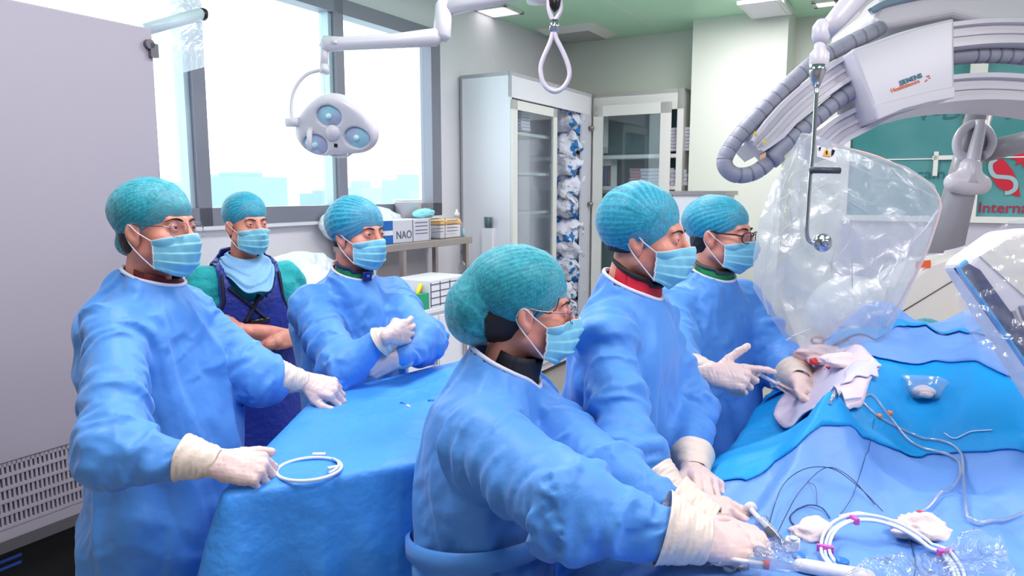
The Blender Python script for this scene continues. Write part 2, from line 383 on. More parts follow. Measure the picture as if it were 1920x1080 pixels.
# ---------------------------------------------------------------- the room
WALL = mat('wall_paint', S(226, 222, 228), .6, bump=[(30, .05, 3)])
WALLY = mat('wall_cream', S(218, 222, 212), .6)
WHITEP = mat('white_laminate', S(232, 232, 240), .35)
CREAM = mat('cream_laminate', S(226, 226, 222), .35)
FRAME = mat('window_frame_grey', S(128, 128, 142), .4)
FRAMEL = mat('window_frame_light', S(176, 196, 206), .4)
STEEL = mat('steel', S(196, 186, 184), .3, .9)
CHROME = mat('chrome', S(190, 188, 196), .12, 1)
GREYU = mat('unit_grey', S(176, 168, 180), .5)
DARKI = mat('dark_interior', S(70, 86, 96), .6)
FLOORM = mat('floor_vinyl', S(176, 170, 164), .35, vary=(S(160, 154, 150), 30, .5))
def tiles(name, c1, c2, scale):
    m = bpy.data.materials.new(name); m.use_nodes = True; n = m.node_tree; p = n.nodes['Principled BSDF']
    t = n.nodes.new('ShaderNodeTexCoord'); mp = n.nodes.new('ShaderNodeMapping'); mp.inputs['Rotation'].default_value = (0, 0, R(-60))
    b = n.nodes.new('ShaderNodeTexBrick'); b.offset = 0; b.inputs['Color1'].default_value = c1; b.inputs['Color2'].default_value = c1; b.inputs['Mortar'].default_value = c2
    b.inputs['Scale'].default_value = scale; b.inputs['Mortar Size'].default_value = .006; b.inputs['Brick Width'].default_value = 1.2; b.inputs['Row Height'].default_value = 1.2
    n.links.new(t.outputs['Object'], mp.inputs[0]); n.links.new(mp.outputs[0], b.inputs[0]); n.links.new(b.outputs[0], p.inputs['Base Color']); p.inputs['Roughness'].default_value = .35
    return m
CEILM = tiles('ceiling_green', S(190, 238, 204), S(216, 242, 222), 1.0)
TEAL = mat('tinted_glass_teal', S(56, 128, 130), .18, spec=.6, vary=(S(98, 156, 160), 1.2, .8))
PANE = film('window_pane', (.86, .97, .99, 1), .015, .02, .5, None)
CGLASS = film('cabinet_glass', (.90, .95, .97, 1), .05, .03, .7, None)
VW, UB = 3.45, 7.07
def struct(name, vf, m, **k): return obj(name, vf, m, smooth=False, kind='structure', **k)
struct('floor', rbox(-2.5, 9, -3.6, VW + .1, -.1, 0), FLOORM)
struct('ceiling', rbox(-2.5, 9, -3.6, VW + .1, CEIL, CEIL + .1), CEILM)
wu = lambda px: ruv(onV(px, 300, VW))[0]
zt = ruv(onV(812, 56, VW))[2]; zb = ruv(onV(812, 404, VW))[2]; ur = wu(822); ul = -.1
struct('wall_left', join(rbox(-2.5, UB, VW, VW + .2, 0, zb), rbox(-2.5, UB, VW, VW + .2, zt, CEIL), rbox(ur, UB, VW, VW + .2, zb, zt), rbox(-2.5, ul, VW, VW + .2, zb, zt)), WALL)
struct('wall_right', rbox(-2.5, UB, -3.8, -3.6, 0, CEIL), WALL); struct('wall_front', rbox(-2.7, -2.5, -3.8, VW + .2, 0, CEIL), WALL)
struct('wall_back', rbox(UB, UB + .2, -3.6, VW, 0, CEIL), WALLY)
PL = ruv(onU(1298, 100, 6.69))[1]; PR = ruv(onU(1476, 100, 6.69))[1]
struct('wall_pillar', rbox(6.69, UB, PR, PL, 0, CEIL), WALLY)
# window frame with three mullions, panes
fw = .07; o = None; bars = [rbox(ul, ur, VW - .03, VW + .08, zb, zb + .10), rbox(ul, ur, VW - .03, VW + .08, zt - .10, zt), rbox(ur - .12, ur, VW - .03, VW + .08, zb, zt), rbox(ul, ul + .1, VW - .03, VW + .08, zb, zt)]
mull = [wu(376), wu(638)]
for mu in mull: bars.append(rbox(mu - .045, mu + .035, VW - .03, VW + .08, zb, zt))
wf = struct('window_1', join(*bars), FRAME)
obj('window_pane', ([RM(ul, VW + .05, zb), RM(ur, VW + .05, zb), RM(ur, VW + .05, zt), RM(ul, VW + .05, zt)], [(0, 1, 2, 3)]), PANE, wf, smooth=False)
obj('mullion_face', join(*[rbox(mu - .075, mu - .045, VW - .0, VW + .08, zb + .1, zt - .1) for mu in mull]), FRAMEL, wf, smooth=False)
# sill board and a skirting on the window wall
struct('trim_1', rbox(ul, ur, VW - .05, VW, zb - .02, zb), WALL)
struct('baseboard_left', rbox(-2.5, UB, VW - .015, VW, 0, .1), WALL)
# city beyond the window, its haze painted into the pale material colours
rs = random.Random(4)
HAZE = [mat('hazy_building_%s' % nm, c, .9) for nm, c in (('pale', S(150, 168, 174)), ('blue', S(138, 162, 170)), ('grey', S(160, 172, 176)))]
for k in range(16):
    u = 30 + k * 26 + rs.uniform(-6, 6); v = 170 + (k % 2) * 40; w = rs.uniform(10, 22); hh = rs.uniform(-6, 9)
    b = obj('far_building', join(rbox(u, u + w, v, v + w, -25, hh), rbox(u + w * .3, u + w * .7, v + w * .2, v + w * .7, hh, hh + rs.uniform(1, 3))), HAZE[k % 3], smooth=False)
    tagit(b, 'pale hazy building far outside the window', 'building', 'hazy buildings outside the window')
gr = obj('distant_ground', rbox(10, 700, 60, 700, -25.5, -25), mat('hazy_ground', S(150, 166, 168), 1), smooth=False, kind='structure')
# teal viewing window of the control room on the back wall
gv1 = ruv(onU(1600, 200, UB))[1]; zg = ruv(onU(1776, 405, UB))[2]
tw = struct('window_2', rbox(UB - .02, UB - .005, -3.4, gv1, zg, 2.95), TEAL)
gm = ruv(onU(1832, 170, UB))[1]
obj('window_frame', join(rbox(UB - .06, UB, -3.45, gv1 + .05, zg - .05, zg), rbox(UB - .06, UB, -3.45, gv1 + .05, 2.95, 3.0), rbox(UB - .06, UB, gv1, gv1 + .05, zg, 2.95), rbox(UB - .06, UB - .01, gm - .06, gm + .06, zg, 2.95),
    rbox(UB - .03, UB - .01, -3.4, gv1, 1.93, 1.94)), CREAM, tw, smooth=False)
struct('trim_2', rbox(UB - .03, UB, -3.4, gv1 + .05, .0, zg - .05), mat('panel_lilac', S(196, 192, 208), .5))
RED = mat('logo_red', S(190, 20, 50), .5); REDT = mat('text_red', S(160, 30, 70), .5); FAINT = mat('text_faint', S(44, 104, 116), .5)
rx = -V; ud = Z
def on_back(px, py): return onU(px, py, UB - .024)
p = on_back(1833, 398); text('lettering_internat', 'International', p, rx, ud, .118, REDT, tw, bold=.0012)
p = on_back(1813, 398); text('lettering_e', 'e', p, rx, ud, .118, REDT, tw)
text('lettering_small', 'Hospital', on_back(1835, 440), rx, ud, .11, FAINT, tw); text('lettering_upper', 'HOH', on_back(1846, 226), rx, ud, .26, FAINT, tw); text('lettering_upper', 'V-DA', on_back(1716, 226), rx, ud, .2, FAINT, tw)
text('lettering_sign', 'ecam', on_back(1702, 336), rx, ud, .13, FAINT, tw)
# red eye shaped emblem with a pale S through it
def bpoly(pts): return [on_back(x, y) for x, y in pts]
eye = [(1852, 294), (1871, 294), (1886, 303), (1900, 322), (1909, 342), (1913, 369), (1902, 367), (1890, 361), (1872, 352), (1860, 335), (1853, 315)]
em = obj('emblem', prism(bpoly(eye), -U, .002), RED, tw, smooth=False, label='red eye shaped emblem')
sc_ = [(1868, 298), (1858, 306), (1858, 320), (1866, 330), (1882, 332), (1896, 334), (1904, 342), (1903, 354), (1893, 361), (1884, 362)]
spine = smooth_path(np.array([on_back(x, y) - U * .004 for x, y in sc_]), np.ones(len(sc_)), 5)[0]
sd = []
for k in range(len(spine)):
    t = nrm(spine[min(k + 1, len(spine) - 1)] - spine[max(k - 1, 0)]); nn = np.cross(t, U); sd.append((spine[k] + nn * .016, spine[k] - nn * .016))
obj('emblem_curve', (np.array([q[0] for q in sd] + [q[1] for q in sd]), [(k, k + 1, len(sd) + k + 1, len(sd) + k) for k in range(len(sd) - 1)]), mat('emblem_pale', S(150, 182, 190), .4), em, smooth=False)
def burst(px, py, r):
    c = on_back(px, py); pts = []
    for k in range(20):
        t = 2 * math.pi * k / 20; q = r * (1 if k % 2 else .62); pts.append(c + rx * q * math.cos(t) + ud * q * math.sin(t))
    return prism(pts, -U, .002)
obj('emblem_leaf', burst(1922, 291, .10), RED, tw, smooth=False)
obj('window_bracket', join(boxv(on_back(1748, 300), rx * .20, ud * .035, -U * .02), boxv(on_back(1748, 330), rx * .035, ud * .20, -U * .02)), CREAM, tw, smooth=False)

# ceiling fittings
def ceil_at(px, py): return onZ(px, py, CEIL)
LIT = mat('lit_panel', (1, 1, 1, 1), emit=((1, 1, 1, 1), 2.2))
def ceil_lamp(px, py, su, sv, label):
    p = ceil_at(px, py); u, v, z = ruv(p); t = thing('ceiling_lamp', p - Z * .02, label, 'ceiling lamp')
    obj('lamp_frame', join(rbox(u - su, u + su, v - sv, v - sv + .03, CEIL - .02, CEIL + .01), rbox(u - su, u + su, v + sv - .03, v + sv, CEIL - .02, CEIL + .01), rbox(u - su, u - su + .03, v - sv, v + sv, CEIL - .02, CEIL + .01), rbox(u + su - .03, u + su, v - sv, v + sv, CEIL - .02, CEIL + .01)), CREAM, t, smooth=False)
    obj('diffuser', rbox(u - su + .03, u + su - .03, v - sv + .03, v + sv - .03, CEIL - .012, CEIL - .002), LIT, t, smooth=False)
ceil_lamp(935, 19, .16, .16, 'small lit square ceiling lamp left of the hanging cable loop')
ceil_lamp(1549, 4, .10, .10, 'bright round-cornered ceiling spot above the shield arm')
def diffuser_vent(px, py, s, label):
    p = ceil_at(px, py); u, v, z = ruv(p); t = thing('ceiling_vent', p - Z * .05, label, 'vent')
    a = [RM(u - s, v - s, CEIL), RM(u + s, v - s, CEIL), RM(u + s, v + s, CEIL), RM(u - s, v + s, CEIL)]; b = [RM(u - s * .72, v - s * .72, CEIL - .05), RM(u + s * .72, v - s * .72, CEIL - .05), RM(u + s * .72, v + s * .72, CEIL - .05), RM(u - s * .72, v + s * .72, CEIL - .05)]
    obj('vent_rim', (a + b, [(0, 1, 5, 4), (1, 2, 6, 5), (2, 3, 7, 6), (3, 0, 4, 7)]), CREAM, t, smooth=False)
    obj('vent_plate', rbox(u - s * .70, u + s * .70, v - s * .70, v + s * .70, CEIL - .05, CEIL - .03), mat('vent_grey', S(170, 172, 168), .6), t, smooth=False)
diffuser_vent(1082, 60, .30, 'square white air diffuser in the green ceiling behind the cable loop')
p = ceil_at(1437, 6); u, v, z = ruv(p)
t = thing('ceiling_unit', p - Z * .06, 'long white ceiling fitting at top right of the pillar', 'ceiling fitting')
bevel(obj('fitting_body', rbox(u - .30, u + .25, v - .17, v + .17, CEIL - .06, CEIL), CREAM, t, smooth=False), .012)
obj('fitting_face', rbox(u - .26, u + .21, v - .13, v + .13, CEIL - .064, CEIL - .058), WHITEP, t, smooth=False)

# ---------------------------------------------------------------- the tall grey air unit at the left
vf = 2.85; ue = ruv(onV(291, 160, vf))[0]; zt_ = ruv(onV(285, 54, vf))[2]
zg1 = ruv(onV(0, 872, vf))[2]; zg0 = ruv(onV(0, 994, vf))[2]; zs = ruv(onV(0, 1018, vf))[2]; zk = ruv(onV(0, 1040, vf))[2]
t = thing('air_unit', RM(ue - 1, vf + .25, 0), 'tall plain grey cabinet unit with a slotted air grille at far left', 'air purifier')
bevel(obj('housing', rbox(ue - 2.4, ue, vf, vf + .5, zg1, zt_), GREYU, t, smooth=False), .006)
obj('lower_housing', join(rbox(ue - 2.4, ue, vf + .02, vf + .5, zk, zg1), rbox(ue - 2.4, ue, vf, vf + .02, zs, zg0)), GREYU, t, smooth=False)
obj('base_strip', rbox(ue - 2.4, ue - .01, vf - .004, vf + .1, zk, zs), mat('strip_grey', S(120, 116, 120), .4, .5), t, smooth=False)
gp = [rbox(ue - 2.4, ue, vf, vf + .02, zg1 - .012, zg1)]; nrow = 5; rh = (zg1 - zg0) / nrow
for k in range(nrow): gp.append(rbox(ue - 2.4, ue, vf - .002, vf + .018, zg0 + k * rh - .004, zg0 + k * rh + .008))
for k in range(150): gp.append(rbox(ue - 2.4 + k * .016, ue - 2.4 + k * .016 + .0085, vf, vf + .016, zg0, zg1))
g = obj('grille', join(*gp), GREYU, t, smooth=False)
obj('grille_dark', rbox(ue - 2.4, ue, vf + .0165, vf + .0195, zg0, zg1), mat('slot_dark', S(96, 90, 104), .8), t, smooth=False)
obj('plinth', rbox(ue - 2.4, ue - .05, vf + .06, vf + .45, 0, zk), mat('plinth_black', S(10, 10, 14), .7), t, smooth=False)
p = onV(153, 844, vf - .004); obj('red_tab', boxv(p - U * .02, U * .045, Z * .012, V * .006), RED, t, smooth=False)
p = onV(283, 92, vf - .02); obj('latch', join(boxv(p - Z * .03, U * .035, Z * .055, V * .03), cyl(p + Z * .02, p + Z * .02 + V * .03, .02, 12)), mat('latch_grey', S(110, 108, 116), .4, .6), t, smooth=False)
BLUEL = mat('label_blue', S(50, 100, 210), .4)
obj('blue_label', join(*[boxv(onV(0, y0, vf + .058), U * .075, Z * .012, V * .004) for y0 in (1058, 1072)]), BLUEL, t, smooth=False)
# transparent blind rolled on a rod near the window
t = thing('roller_blind', onV(330, 60, 3.2), 'clear plastic blind on a thin rod high beside the grey unit', 'blind')
a, b = onV(270, 56, 3.2), onV(377, 26, 3.2)
obj('rod', cyl(a, b, .028, 16), mat('rod_white', S(214, 226, 236), .3), t); obj('rod_end', cyl(b, b + U * .02, .03, 16), BLACKP, t)
BL = film('blind_film', (.93, .97, .99, 1), .30, .1, .4, (6, .3))
obj('film', join(boxv(a + V * .03, (b - a) + U * .05, Z * -.24, V * .003), boxv(a + V * .03, (b - a) + U * .05, Z * .35, V * .003)), BL, t, smooth=False)

# ---------------------------------------------------------------- cabinets
vc = 2.95; uc0 = ruv(onV(957, 300, vc))[0]; uc1 = ruv(onV(1108, 300, vc))[0]; hc = ruv(onV(957, 133, vc))[2]
um = ruv(onV(1040, 300, vc))[0]; th = .025
t = thing('glass_cabinet', RM((uc0 + uc1) / 2, 3.2, 0), 'tall white cabinet with glass doors, nearest the window, right door open', 'cabinet')
obj('carcass', join(rbox(uc0, uc0 + th, vc, VW - .02, 0, hc), rbox(uc1 - th, uc1, vc, VW - .02, 0, hc), rbox(uc0, uc1, VW - .04, VW - .02, 0, hc), rbox(uc0, uc1, vc, VW - .02, hc - .03, hc), rbox(uc0, uc1, vc, VW - .02, .05, .1),
    rbox(uc0, uc1, vc, vc + .02, hc - .20, hc)), WHITEP, t, smooth=False)
for py in (250, 325, 400, 480, 560):
    z = ruv(onV(985, py, vc))[2]; obj('shelf', rbox(uc0 + th, um - .01, vc + .05, VW - .04, z - .012, z + .012), CREAM, t, smooth=False)
def gdoor(name, o, ax, w, z0, z1, st, parent, nz, glass=CGLASS, thk=.022, rails=()):
    ax = nrm(ax); nn = nrm(nz)
    fr = [boxv(o + Z * z0, ax * st, Z * (z1 - z0), nn * thk), boxv(o + ax * (w - st) + Z * z0, ax * st, Z * (z1 - z0), nn * thk), boxv(o + Z * z0, ax * w, Z * st, nn * thk), boxv(o + Z * (z1 - st), ax * w, Z * st, nn * thk)]
    for zz in rails: fr.append(boxv(o + Z * (zz - .02), ax * w, Z * .04, nn * thk))
    d = obj(name, join(*fr), CREAM, parent, smooth=False)
    obj('glass', boxv(o + Z * (z0 + st * .5) + ax * st * .5 + nn * thk * .4, ax * (w - st), Z * (z1 - z0 - st), nn * .004), glass, d, smooth=False)
    return d
gdoor('door', RM(uc0, vc - .024, 0), U, um - uc0, .12, hc - .22, .075, t, V)
od = gdoor('open_door', RM(uc1, vc - .03, 0), -V, .78, .12, hc - .12, .10, t, -U)
for z in (hc - .33, ruv(onV(1098, 383, vc))[2]):
    obj('hinge', join(cyl(RM(uc1 - .06, vc - .01, z), RM(uc1 - .06, vc - .045, z), .022, 12), cyl(RM(uc1 + .0, vc - .05, z - .03), RM(uc1, vc - .05, z + .03), .012, 10)), mat('hinge_metal', S(150, 140, 134), .3, .9), t)
obj('ajar_stile', rbox(uc1 - .22, uc1 - th, vc + .0, vc + .02, .1, hc - .2), mat('stile_grey', S(206, 210, 222), .4), t, smooth=False)
# small white holder with pens fixed to the cabinet's side
p = onU(920, 450, uc0 - .0); t = thing('pen_holder', p, 'narrow white holder with pens fixed on the cabinet side', 'holder')
uu, vv, zz = ruv(p); obj('holder_box', rbox(uc0 - .06, uc0, vv - .05, vv + .05, zz - .18, zz + .10), WHITEP, t, smooth=False)
obj('pens', join(*[cyl(RM(uc0 - .03, vv + a_, zz + .08), RM(uc0 - .03 + a_ * .4, vv + a_ * 1.5, zz + .19), .008, 8) for a_ in (-.025, -.008, .012, .028)]), mat('pen_dark', S(86, 110, 120), .4), t)
# second cabinet on the back wall
u2 = 6.75; va, vb = ruv(onU(1108, 170, u2))[1], ruv(onU(1283, 170, u2))[1]; h2 = ruv(onU(1283, 164, u2))[2]
t = thing('glass_cabinet', RM(6.85, (va + vb) / 2, 0), 'second white cabinet in the corner, behind the open glass door', 'cabinet')
obj('carcass', join(rbox(u2, UB - .02, vb, vb + .06, 0, h2), rbox(u2, UB - .02, va - .03, va, 0, h2), rbox(UB - .04, UB - .02, vb, va, 0, h2), rbox(u2, UB - .02, vb, va, h2 - .04, h2), rbox(u2, u2 + .02, vb, va, h2 - .19, h2), rbox(u2, UB - .02, vb, va, .05, .1)), CREAM, t, smooth=False)
sh2 = [ruv(onU(1250, y, u2))[2] for y in (292, 352, 410)]
for z in sh2: obj('shelf', rbox(u2, UB - .04, vb + .06, va - .03, z - .018, z + .018), CREAM, t, smooth=False)
obj('back_lining', rbox(UB - .05, UB - .04, vb + .06, va - .03, .1, h2 - .05), mat('lining_green', S(60, 104, 104), .6), t, smooth=False)
for (pa, pb, y0, y1) in ((1112, 1140, 205, 288), (1112, 1158, 300, 362)):
    v0, v1 = ruv(onU(pa, 200, u2 + .1))[1], ruv(onU(pb, 200, u2 + .1))[1]; z1, z0 = ruv(onU(pa, y0, u2 + .1))[2], ruv(onU(pa, y1, u2 + .1))[2]
    d = gdoor('inner_door', RM(u2 + .1, v0, 0), -V, v0 - v1, z0, z1, .06, t, U)
# ---------------------------------------------------------------- cabinet contents
BOXW = mat('carton_white', S(222, 220, 232), .6); BOXB = mat('carton_navy', S(60, 70, 140), .6); BOXP = mat('carton_rose', S(190, 120, 130), .6)
def stack(px, y1, y0, n, w, dep, plane, axis, m, m2, label, group, name='carton'):
    pb = plane(px, y0); pt = plane(px, y1); hh = (pt[2] - pb[2]) / n
    for k in range(n):
        ax = U if axis == 'u' else -V; dp = V if axis == 'u' else U
        o_ = pb + Z * hh * k + ax * rs.uniform(-.008, .008); q = obj(name, boxv(o_ + Z * .002, ax * w, Z * (hh - .004), dp * dep), m, smooth=False); tagit(q, label + ', ' + (['lowest'] + [w_ + ' from the bottom' for w_ in ('second', 'third', 'fourth', 'fifth', 'sixth', 'seventh', 'eighth')])[k] if k < n - 1 else label + ', topmost', 'box', group)
        obj('carton_end', boxv(o_ + Z * .006 - dp * .002, ax * w * .25, Z * (hh - .012), dp * .002), m2, q, smooth=False)
stack(971, 186, 243, 9, .22, .2, lambda x, y: onV(x, y, vc + .08), 'u', BOXW, BOXB, 'thin white carton behind the closed glass door', 'cartons on the top shelf of the window cabinet')
stack(1243, 240, 284, 7, .26, .25, lambda x, y: onU(x, y, u2 + .08), 'v', BOXW, BOXB, 'pale carton, upper shelf of corner cabinet', 'cartons on the upper shelf of the corner cabinet')
stack(1180, 316, 348, 5, .45, .25, lambda x, y: onU(x, y, u2 + .1), 'v', BOXW, BOXP, 'pale rose-ended carton, lower shelf of corner cabinet', 'cartons on the lower shelf of the corner cabinet')
stack(1245, 318, 348, 4, .22, .2, lambda x, y: onU(x, y, u2 + .08), 'v', BOXW, BLACKP, 'black-ended carton at right of the lower shelf', 'cartons at the right end of the lower shelf')
for k in range(3):
    q = obj('book', boxv(onU(1118 + k * 11, 350, u2 + .16), -V * .05, Z * .24, U * .2), [BOXP, BOXB, BOXP][k], smooth=False)
    tagit(q, ['rose folder at the left behind the inner door', 'dark blue folder between two rose ones behind the inner door', 'rose folder at the right behind the inner door'][k], 'folder')
# linen packs stuffed in the open cabinet
LIN = mat('linen_white', S(226, 230, 244), .6, bump=[(30, .5, 3)], vary=(S(30, 120, 190), 7, 1.0)); [setattr(LIN_, 'default_value', v__) for LIN_, v__ in ((LIN.node_tree.nodes['Map Range'].inputs['From Min'], .56), (LIN.node_tree.nodes['Map Range'].inputs['From Max'], .60))]; LINB = mat('linen_blue', S(40, 130, 190), .6)
cu0, cu1 = ruv(onV(1044, 300, vc + .1))[0], ruv(onV(1084, 300, vc + .1))[0]
ys = [208, 248, 288, 328, 368, 408, 448, 488, 524, 560, 600]
for k in range(10):
    c = (onV(1064, ys[k], vc + .16) + onV(1064, ys[k + 1], vc + .16)) / 2; hz = (ruv(onV(1064, ys[k], vc + .16))[2] - ruv(onV(1064, ys[k + 1], vc + .16))[2]) * .55
    tilt = [-.5, .35, -.2, .3, -.1, .4, -.5, -.3, .2, -.2][k]
    def fn(a, b, c=c, hz=hz, tilt=tilt, k=k):
        th_ = a * 2 * math.pi; ph = (b - .5) * math.pi; ww = .17; x = ww * np.cos(ph) ** .5 * np.cos(th_); y = .14 * np.cos(ph) ** .5 * np.sin(th_); z = hz * np.sin(ph)
        P = np.stack([x, y, z], -1).reshape(-1, 3); n_ = vnoise(P, 6, k)[:, None]; P = P * (1 + .16 * n_) + .02 * vnoise(P, 14, k + 3)[:, None]
        P[:, 2] += tilt * P[:, 0] * .8
        return (c + P[:, :1] * U + P[:, 1:2] * V + P[:, 2:] * Z).reshape(a.shape + (3,))
    q = obj('linen_pack', grid(fn, 28, 14), LIN); tagit(q, 'crumpled white linen pack, %s in the pile filling the open cabinet' % (['topmost', 'second from the top', 'third from the top', 'fourth from the top', 'fifth from the top', 'fifth from the bottom', 'fourth from the bottom', 'third from the bottom', 'second from the bottom', 'lowest'][k]), 'linen pack', 'linen packs piled in the open cabinet')
    def fb(a, b, c=c, hz=hz, tilt=tilt, k=k):
        th_ = -1.2 + a * 1.3 + (k % 3) * .3; z = hz * (-.55 + 1.0 * b * np.sin(a * 3.1)); x = .215 * np.cos(th_ + 0) ; P = np.stack([.16 * np.sin(th_ * 1.0 + 1.0), -.150 + .02 * np.abs(th_), z], -1)
        return c + P[..., :1] * U + P[..., 1:2] * V + (P[..., 2:] + tilt * P[..., :1] * .8) * Z
    obj('blue_lining', grid(fb, 12, 5), LINB, q)

# ---------------------------------------------------------------- counter, steel rack and what stands on them
v0 = 2.6; uq = ruv(onV(884, 560, v0))[0]; u_l = ruv(onV(600, 560, v0))[0]; zc = .95
t = thing('counter', RM((uq + u_l) / 2, 3, 0), 'long white base counter under the window', 'counter')
obj('counter_body', rbox(u_l, uq - .01, v0 + .02, VW - .02, .1, zc - .03), WHITEP, t, smooth=False); bevel(obj('worktop', rbox(u_l, uq, v0, VW - .02, zc - .03, zc), WHITEP, t, smooth=False), .004)
obj('kick_board', rbox(u_l + .05, uq - .06, v0 + .07, VW - .02, 0, .1), GREYU, t, smooth=False)
for k in range(4):
    w = (uq - u_l - .06) / 4; x0 = u_l + .02 + k * w; d = bevel(obj('door', rbox(x0 + .005, x0 + w - .005, v0 - .0, v0 + .02, .12, zc - .05), WHITEP, t, smooth=False), .003)
    obj('handle', rbox(x0 + w - .07, x0 + w - .05, v0 - .022, v0, .6, .75), STEEL, d, smooth=False)
vb_ = 2.92; ub0 = ruv(onV(340, 560, vb_))[0]
t = thing('bench', RM((ub0 + u_l) / 2, 3.2, 0), 'white narrow bench against the wall behind the man in the lead apron', 'counter')
obj('bench_body', rbox(ub0, u_l - .01, vb_ + .02, VW - .02, .1, zc - .03), WHITEP, t, smooth=False); bevel(obj('bench_top', rbox(ub0, u_l - .005, vb_, VW - .02, zc - .03, zc), WHITEP, t, smooth=False), .004); obj('kick_board', rbox(ub0 + .05, u_l - .06, vb_ + .07, VW - .02, 0, .1), GREYU, t, smooth=False)
vr = 3.05; ra, rb = ruv(onV(700, 450, vr))[0], ruv(onV(886, 450, vr))[0]; zr = ruv(onV(800, 452, vr))[2]
t = thing('steel_rack', RM((ra + rb) / 2, 3.2, zc), 'stainless steel rack standing on the white counter', 'rack')
bevel(obj('top_shelf', rbox(ra, rb, vr, 3.40, zr - .05, zr), STEEL, t, smooth=False), .004)
obj('lower_shelf', rbox(ra, rb, vr, 3.40, zc + .012, zc + .042), mat('steel_brown', S(196, 166, 152), .35, .7), t, smooth=False)
for uu in (ra + .02, ruv(onV(760, 450, vr))[0], rb - .06):
    for vv in (vr + .02, 3.36):
        obj('leg', rbox(uu, uu + .035, vv, vv + .035, zc + .001, zr - .05), STEEL, t, smooth=False)
# glove boxes on the rack
p0 = onV(737, 444, vr + .02); uu, vv, _ = ruv(p0); ug = ruv(onV(808, 440, vr + .02))[0]
uq0 = ruv(onV(722, 440, vr + .02))[0]
t = thing('glove_box', RM((uq0 + ug) / 2, vr + .1, zr), 'long pale box with blue end marked NAO on the steel rack', 'box')
gh = ruv(onV(770, 412, vr + .02))[2] - zr
bevel(obj('box_body', rbox(uu, ug, vr + .02, vr + .22, zr + .001, zr + gh), mat('box_grey', S(206, 204, 216), .5), t, smooth=False), .003)
obj('blue_end', join(rbox(uq0, uu, vr + .02, vr + .22, zr + .001, zr + gh * .38), rbox(uq0, uu, vr + .02, vr + .22, zr + gh * .58, zr + gh)), mat('box_blue', S(20, 100, 180), .4), t, smooth=False)
obj('white_end', rbox(uq0, uu, vr + .02, vr + .22, zr + gh * .38, zr + gh * .58), WHITE, t, smooth=False)
INK = mat('ink_grey', S(90, 90, 110), .6)
text('lettering', 'NAO', RM(uu + .03, vr + .018, zr + gh * .2), U, Z, .075, INK, t)
obj('printed_lines', join(*[rbox(uu + .05 + .19 * i, uu + .19 + .19 * i, vr + .017, vr + .019, zr + gh * f_, zr + gh * (f_ + .03)) for i in range(1, 4) for f_ in (.35, .5, .68, .84)] + [rbox(uu + .19 * i + .02, uu + .19 * i + .024, vr + .017, vr + .019, zr, zr + gh) for i in (1, 2, 3)]), INK, t, smooth=False)
# tub with an orange lid, clear bottle, teal bag, white bags
def at_rack(px, dv=.12): u_ = ruv(onV(px, 440, vr + dv))[0]; return RM(u_, vr + dv, zr)
t = thing('tub', at_rack(829), 'white tub with an orange lid on the steel rack', 'tub'); c = at_rack(829)
bevel(obj('tub_body', boxv(c - U * .13 - V * .08, U * .26, V * .16, Z * .10), WHITE, t, smooth=False), .01); bevel(obj('lid', boxv(c - U * .135 - V * .085 + Z * .10, U * .27, V * .17, Z * .035), mat('lid_orange', S(240, 190, 120), .5), t, smooth=False), .008)
CLR = film('clear_plastic', (.93, .95, .98, 1), .25, .08, .6, None)
t = thing('bottle', at_rack(857), 'clear spray bottle beside the orange lidded tub', 'bottle'); c = at_rack(857)
obj('bottle_body', lathe([(.001, 0), (.045, 0), (.045, .10), (.018, .13), (.018, .15)], c), CLR, t); obj('bottle_cap', lathe([(.02, .15), (.02, .18), (.008, .19), (.008, .21)], c), WHITE, t)
def blob(c, sx, sy, sz, sd, amp=.2, n=26):
    def fn(a, b):
        th_ = a * 2 * math.pi; ph = (b - .5) * math.pi; P = np.stack([np.cos(ph) * np.cos(th_), np.cos(ph) * np.sin(th_), np.sin(ph)], -1).reshape(-1, 3)
        r = 1 + amp * vnoise(P, .55, sd) * .6 + amp * .5 * (1 - np.abs(vnoise(P, 1.3, sd + 4))) ; P = P * r[:, None] * [sx, sy, sz]; P[:, 2] = np.maximum(P[:, 2], -sz * .8) + sz * .8
        return (np.asarray(c) + P[:, :1] * U + P[:, 1:2] * V + P[:, 2:] * Z).reshape(a.shape + (3,))
    return grid(fn, n * 2, n)
o = obj('plastic_bag', blob(at_rack(795, .12) + Z * (gh + .003), .09, .06, .035, 3), mat('bag_teal', S(140, 214, 222), .4)); tagit(o, 'small crumpled teal bag on the long NAO box', 'bag')
BAGW = mat('bag_white', S(232, 236, 242), .35, bump=[(14, .5, 3)])
o = obj('paper_bag', blob(at_rack(715, .16) + Z * (gh * 0 + .002) + V * .14, .30, .07, .13, 8, .3), BAGW); tagit(o, 'large crumpled white bag behind the NAO box, against the window', 'bag')
t = thing('paper_cup', at_rack(766, .3), 'white paper tub standing behind the NAO box by the window', 'cup'); obj('cup_body', lathe([(.08, 0), (.10, .26), (.108, .265), (.108, .275), (.095, .275), (.075, .02)], at_rack(766, .3)), WHITE, t); obj('cup_rim', lathe([(.104, .275), (.112, .280), (.104, .287)], at_rack(766, .3)), WHITE, t)
# pump bottle on the lower shelf
c = onV(870, 541, vr + .06); c = np.array([c[0], c[1], zc + .042]); t = thing('bottle', c, 'clear pump bottle on the lower shelf of the steel rack', 'bottle')
obj('bottle_body', lathe([(.001, 0), (.042, 0), (.042, .11), (.022, .15), (.018, .19)], c), CLR, t); obj('pump', join(lathe([(.018, .19), (.016, .22), (.005, .225), (.005, .30)], c), lathe([(.010, .30), (.010, .36), (.004, .39)], c)), mat('pump_teal', S(150, 210, 220), .4), t)
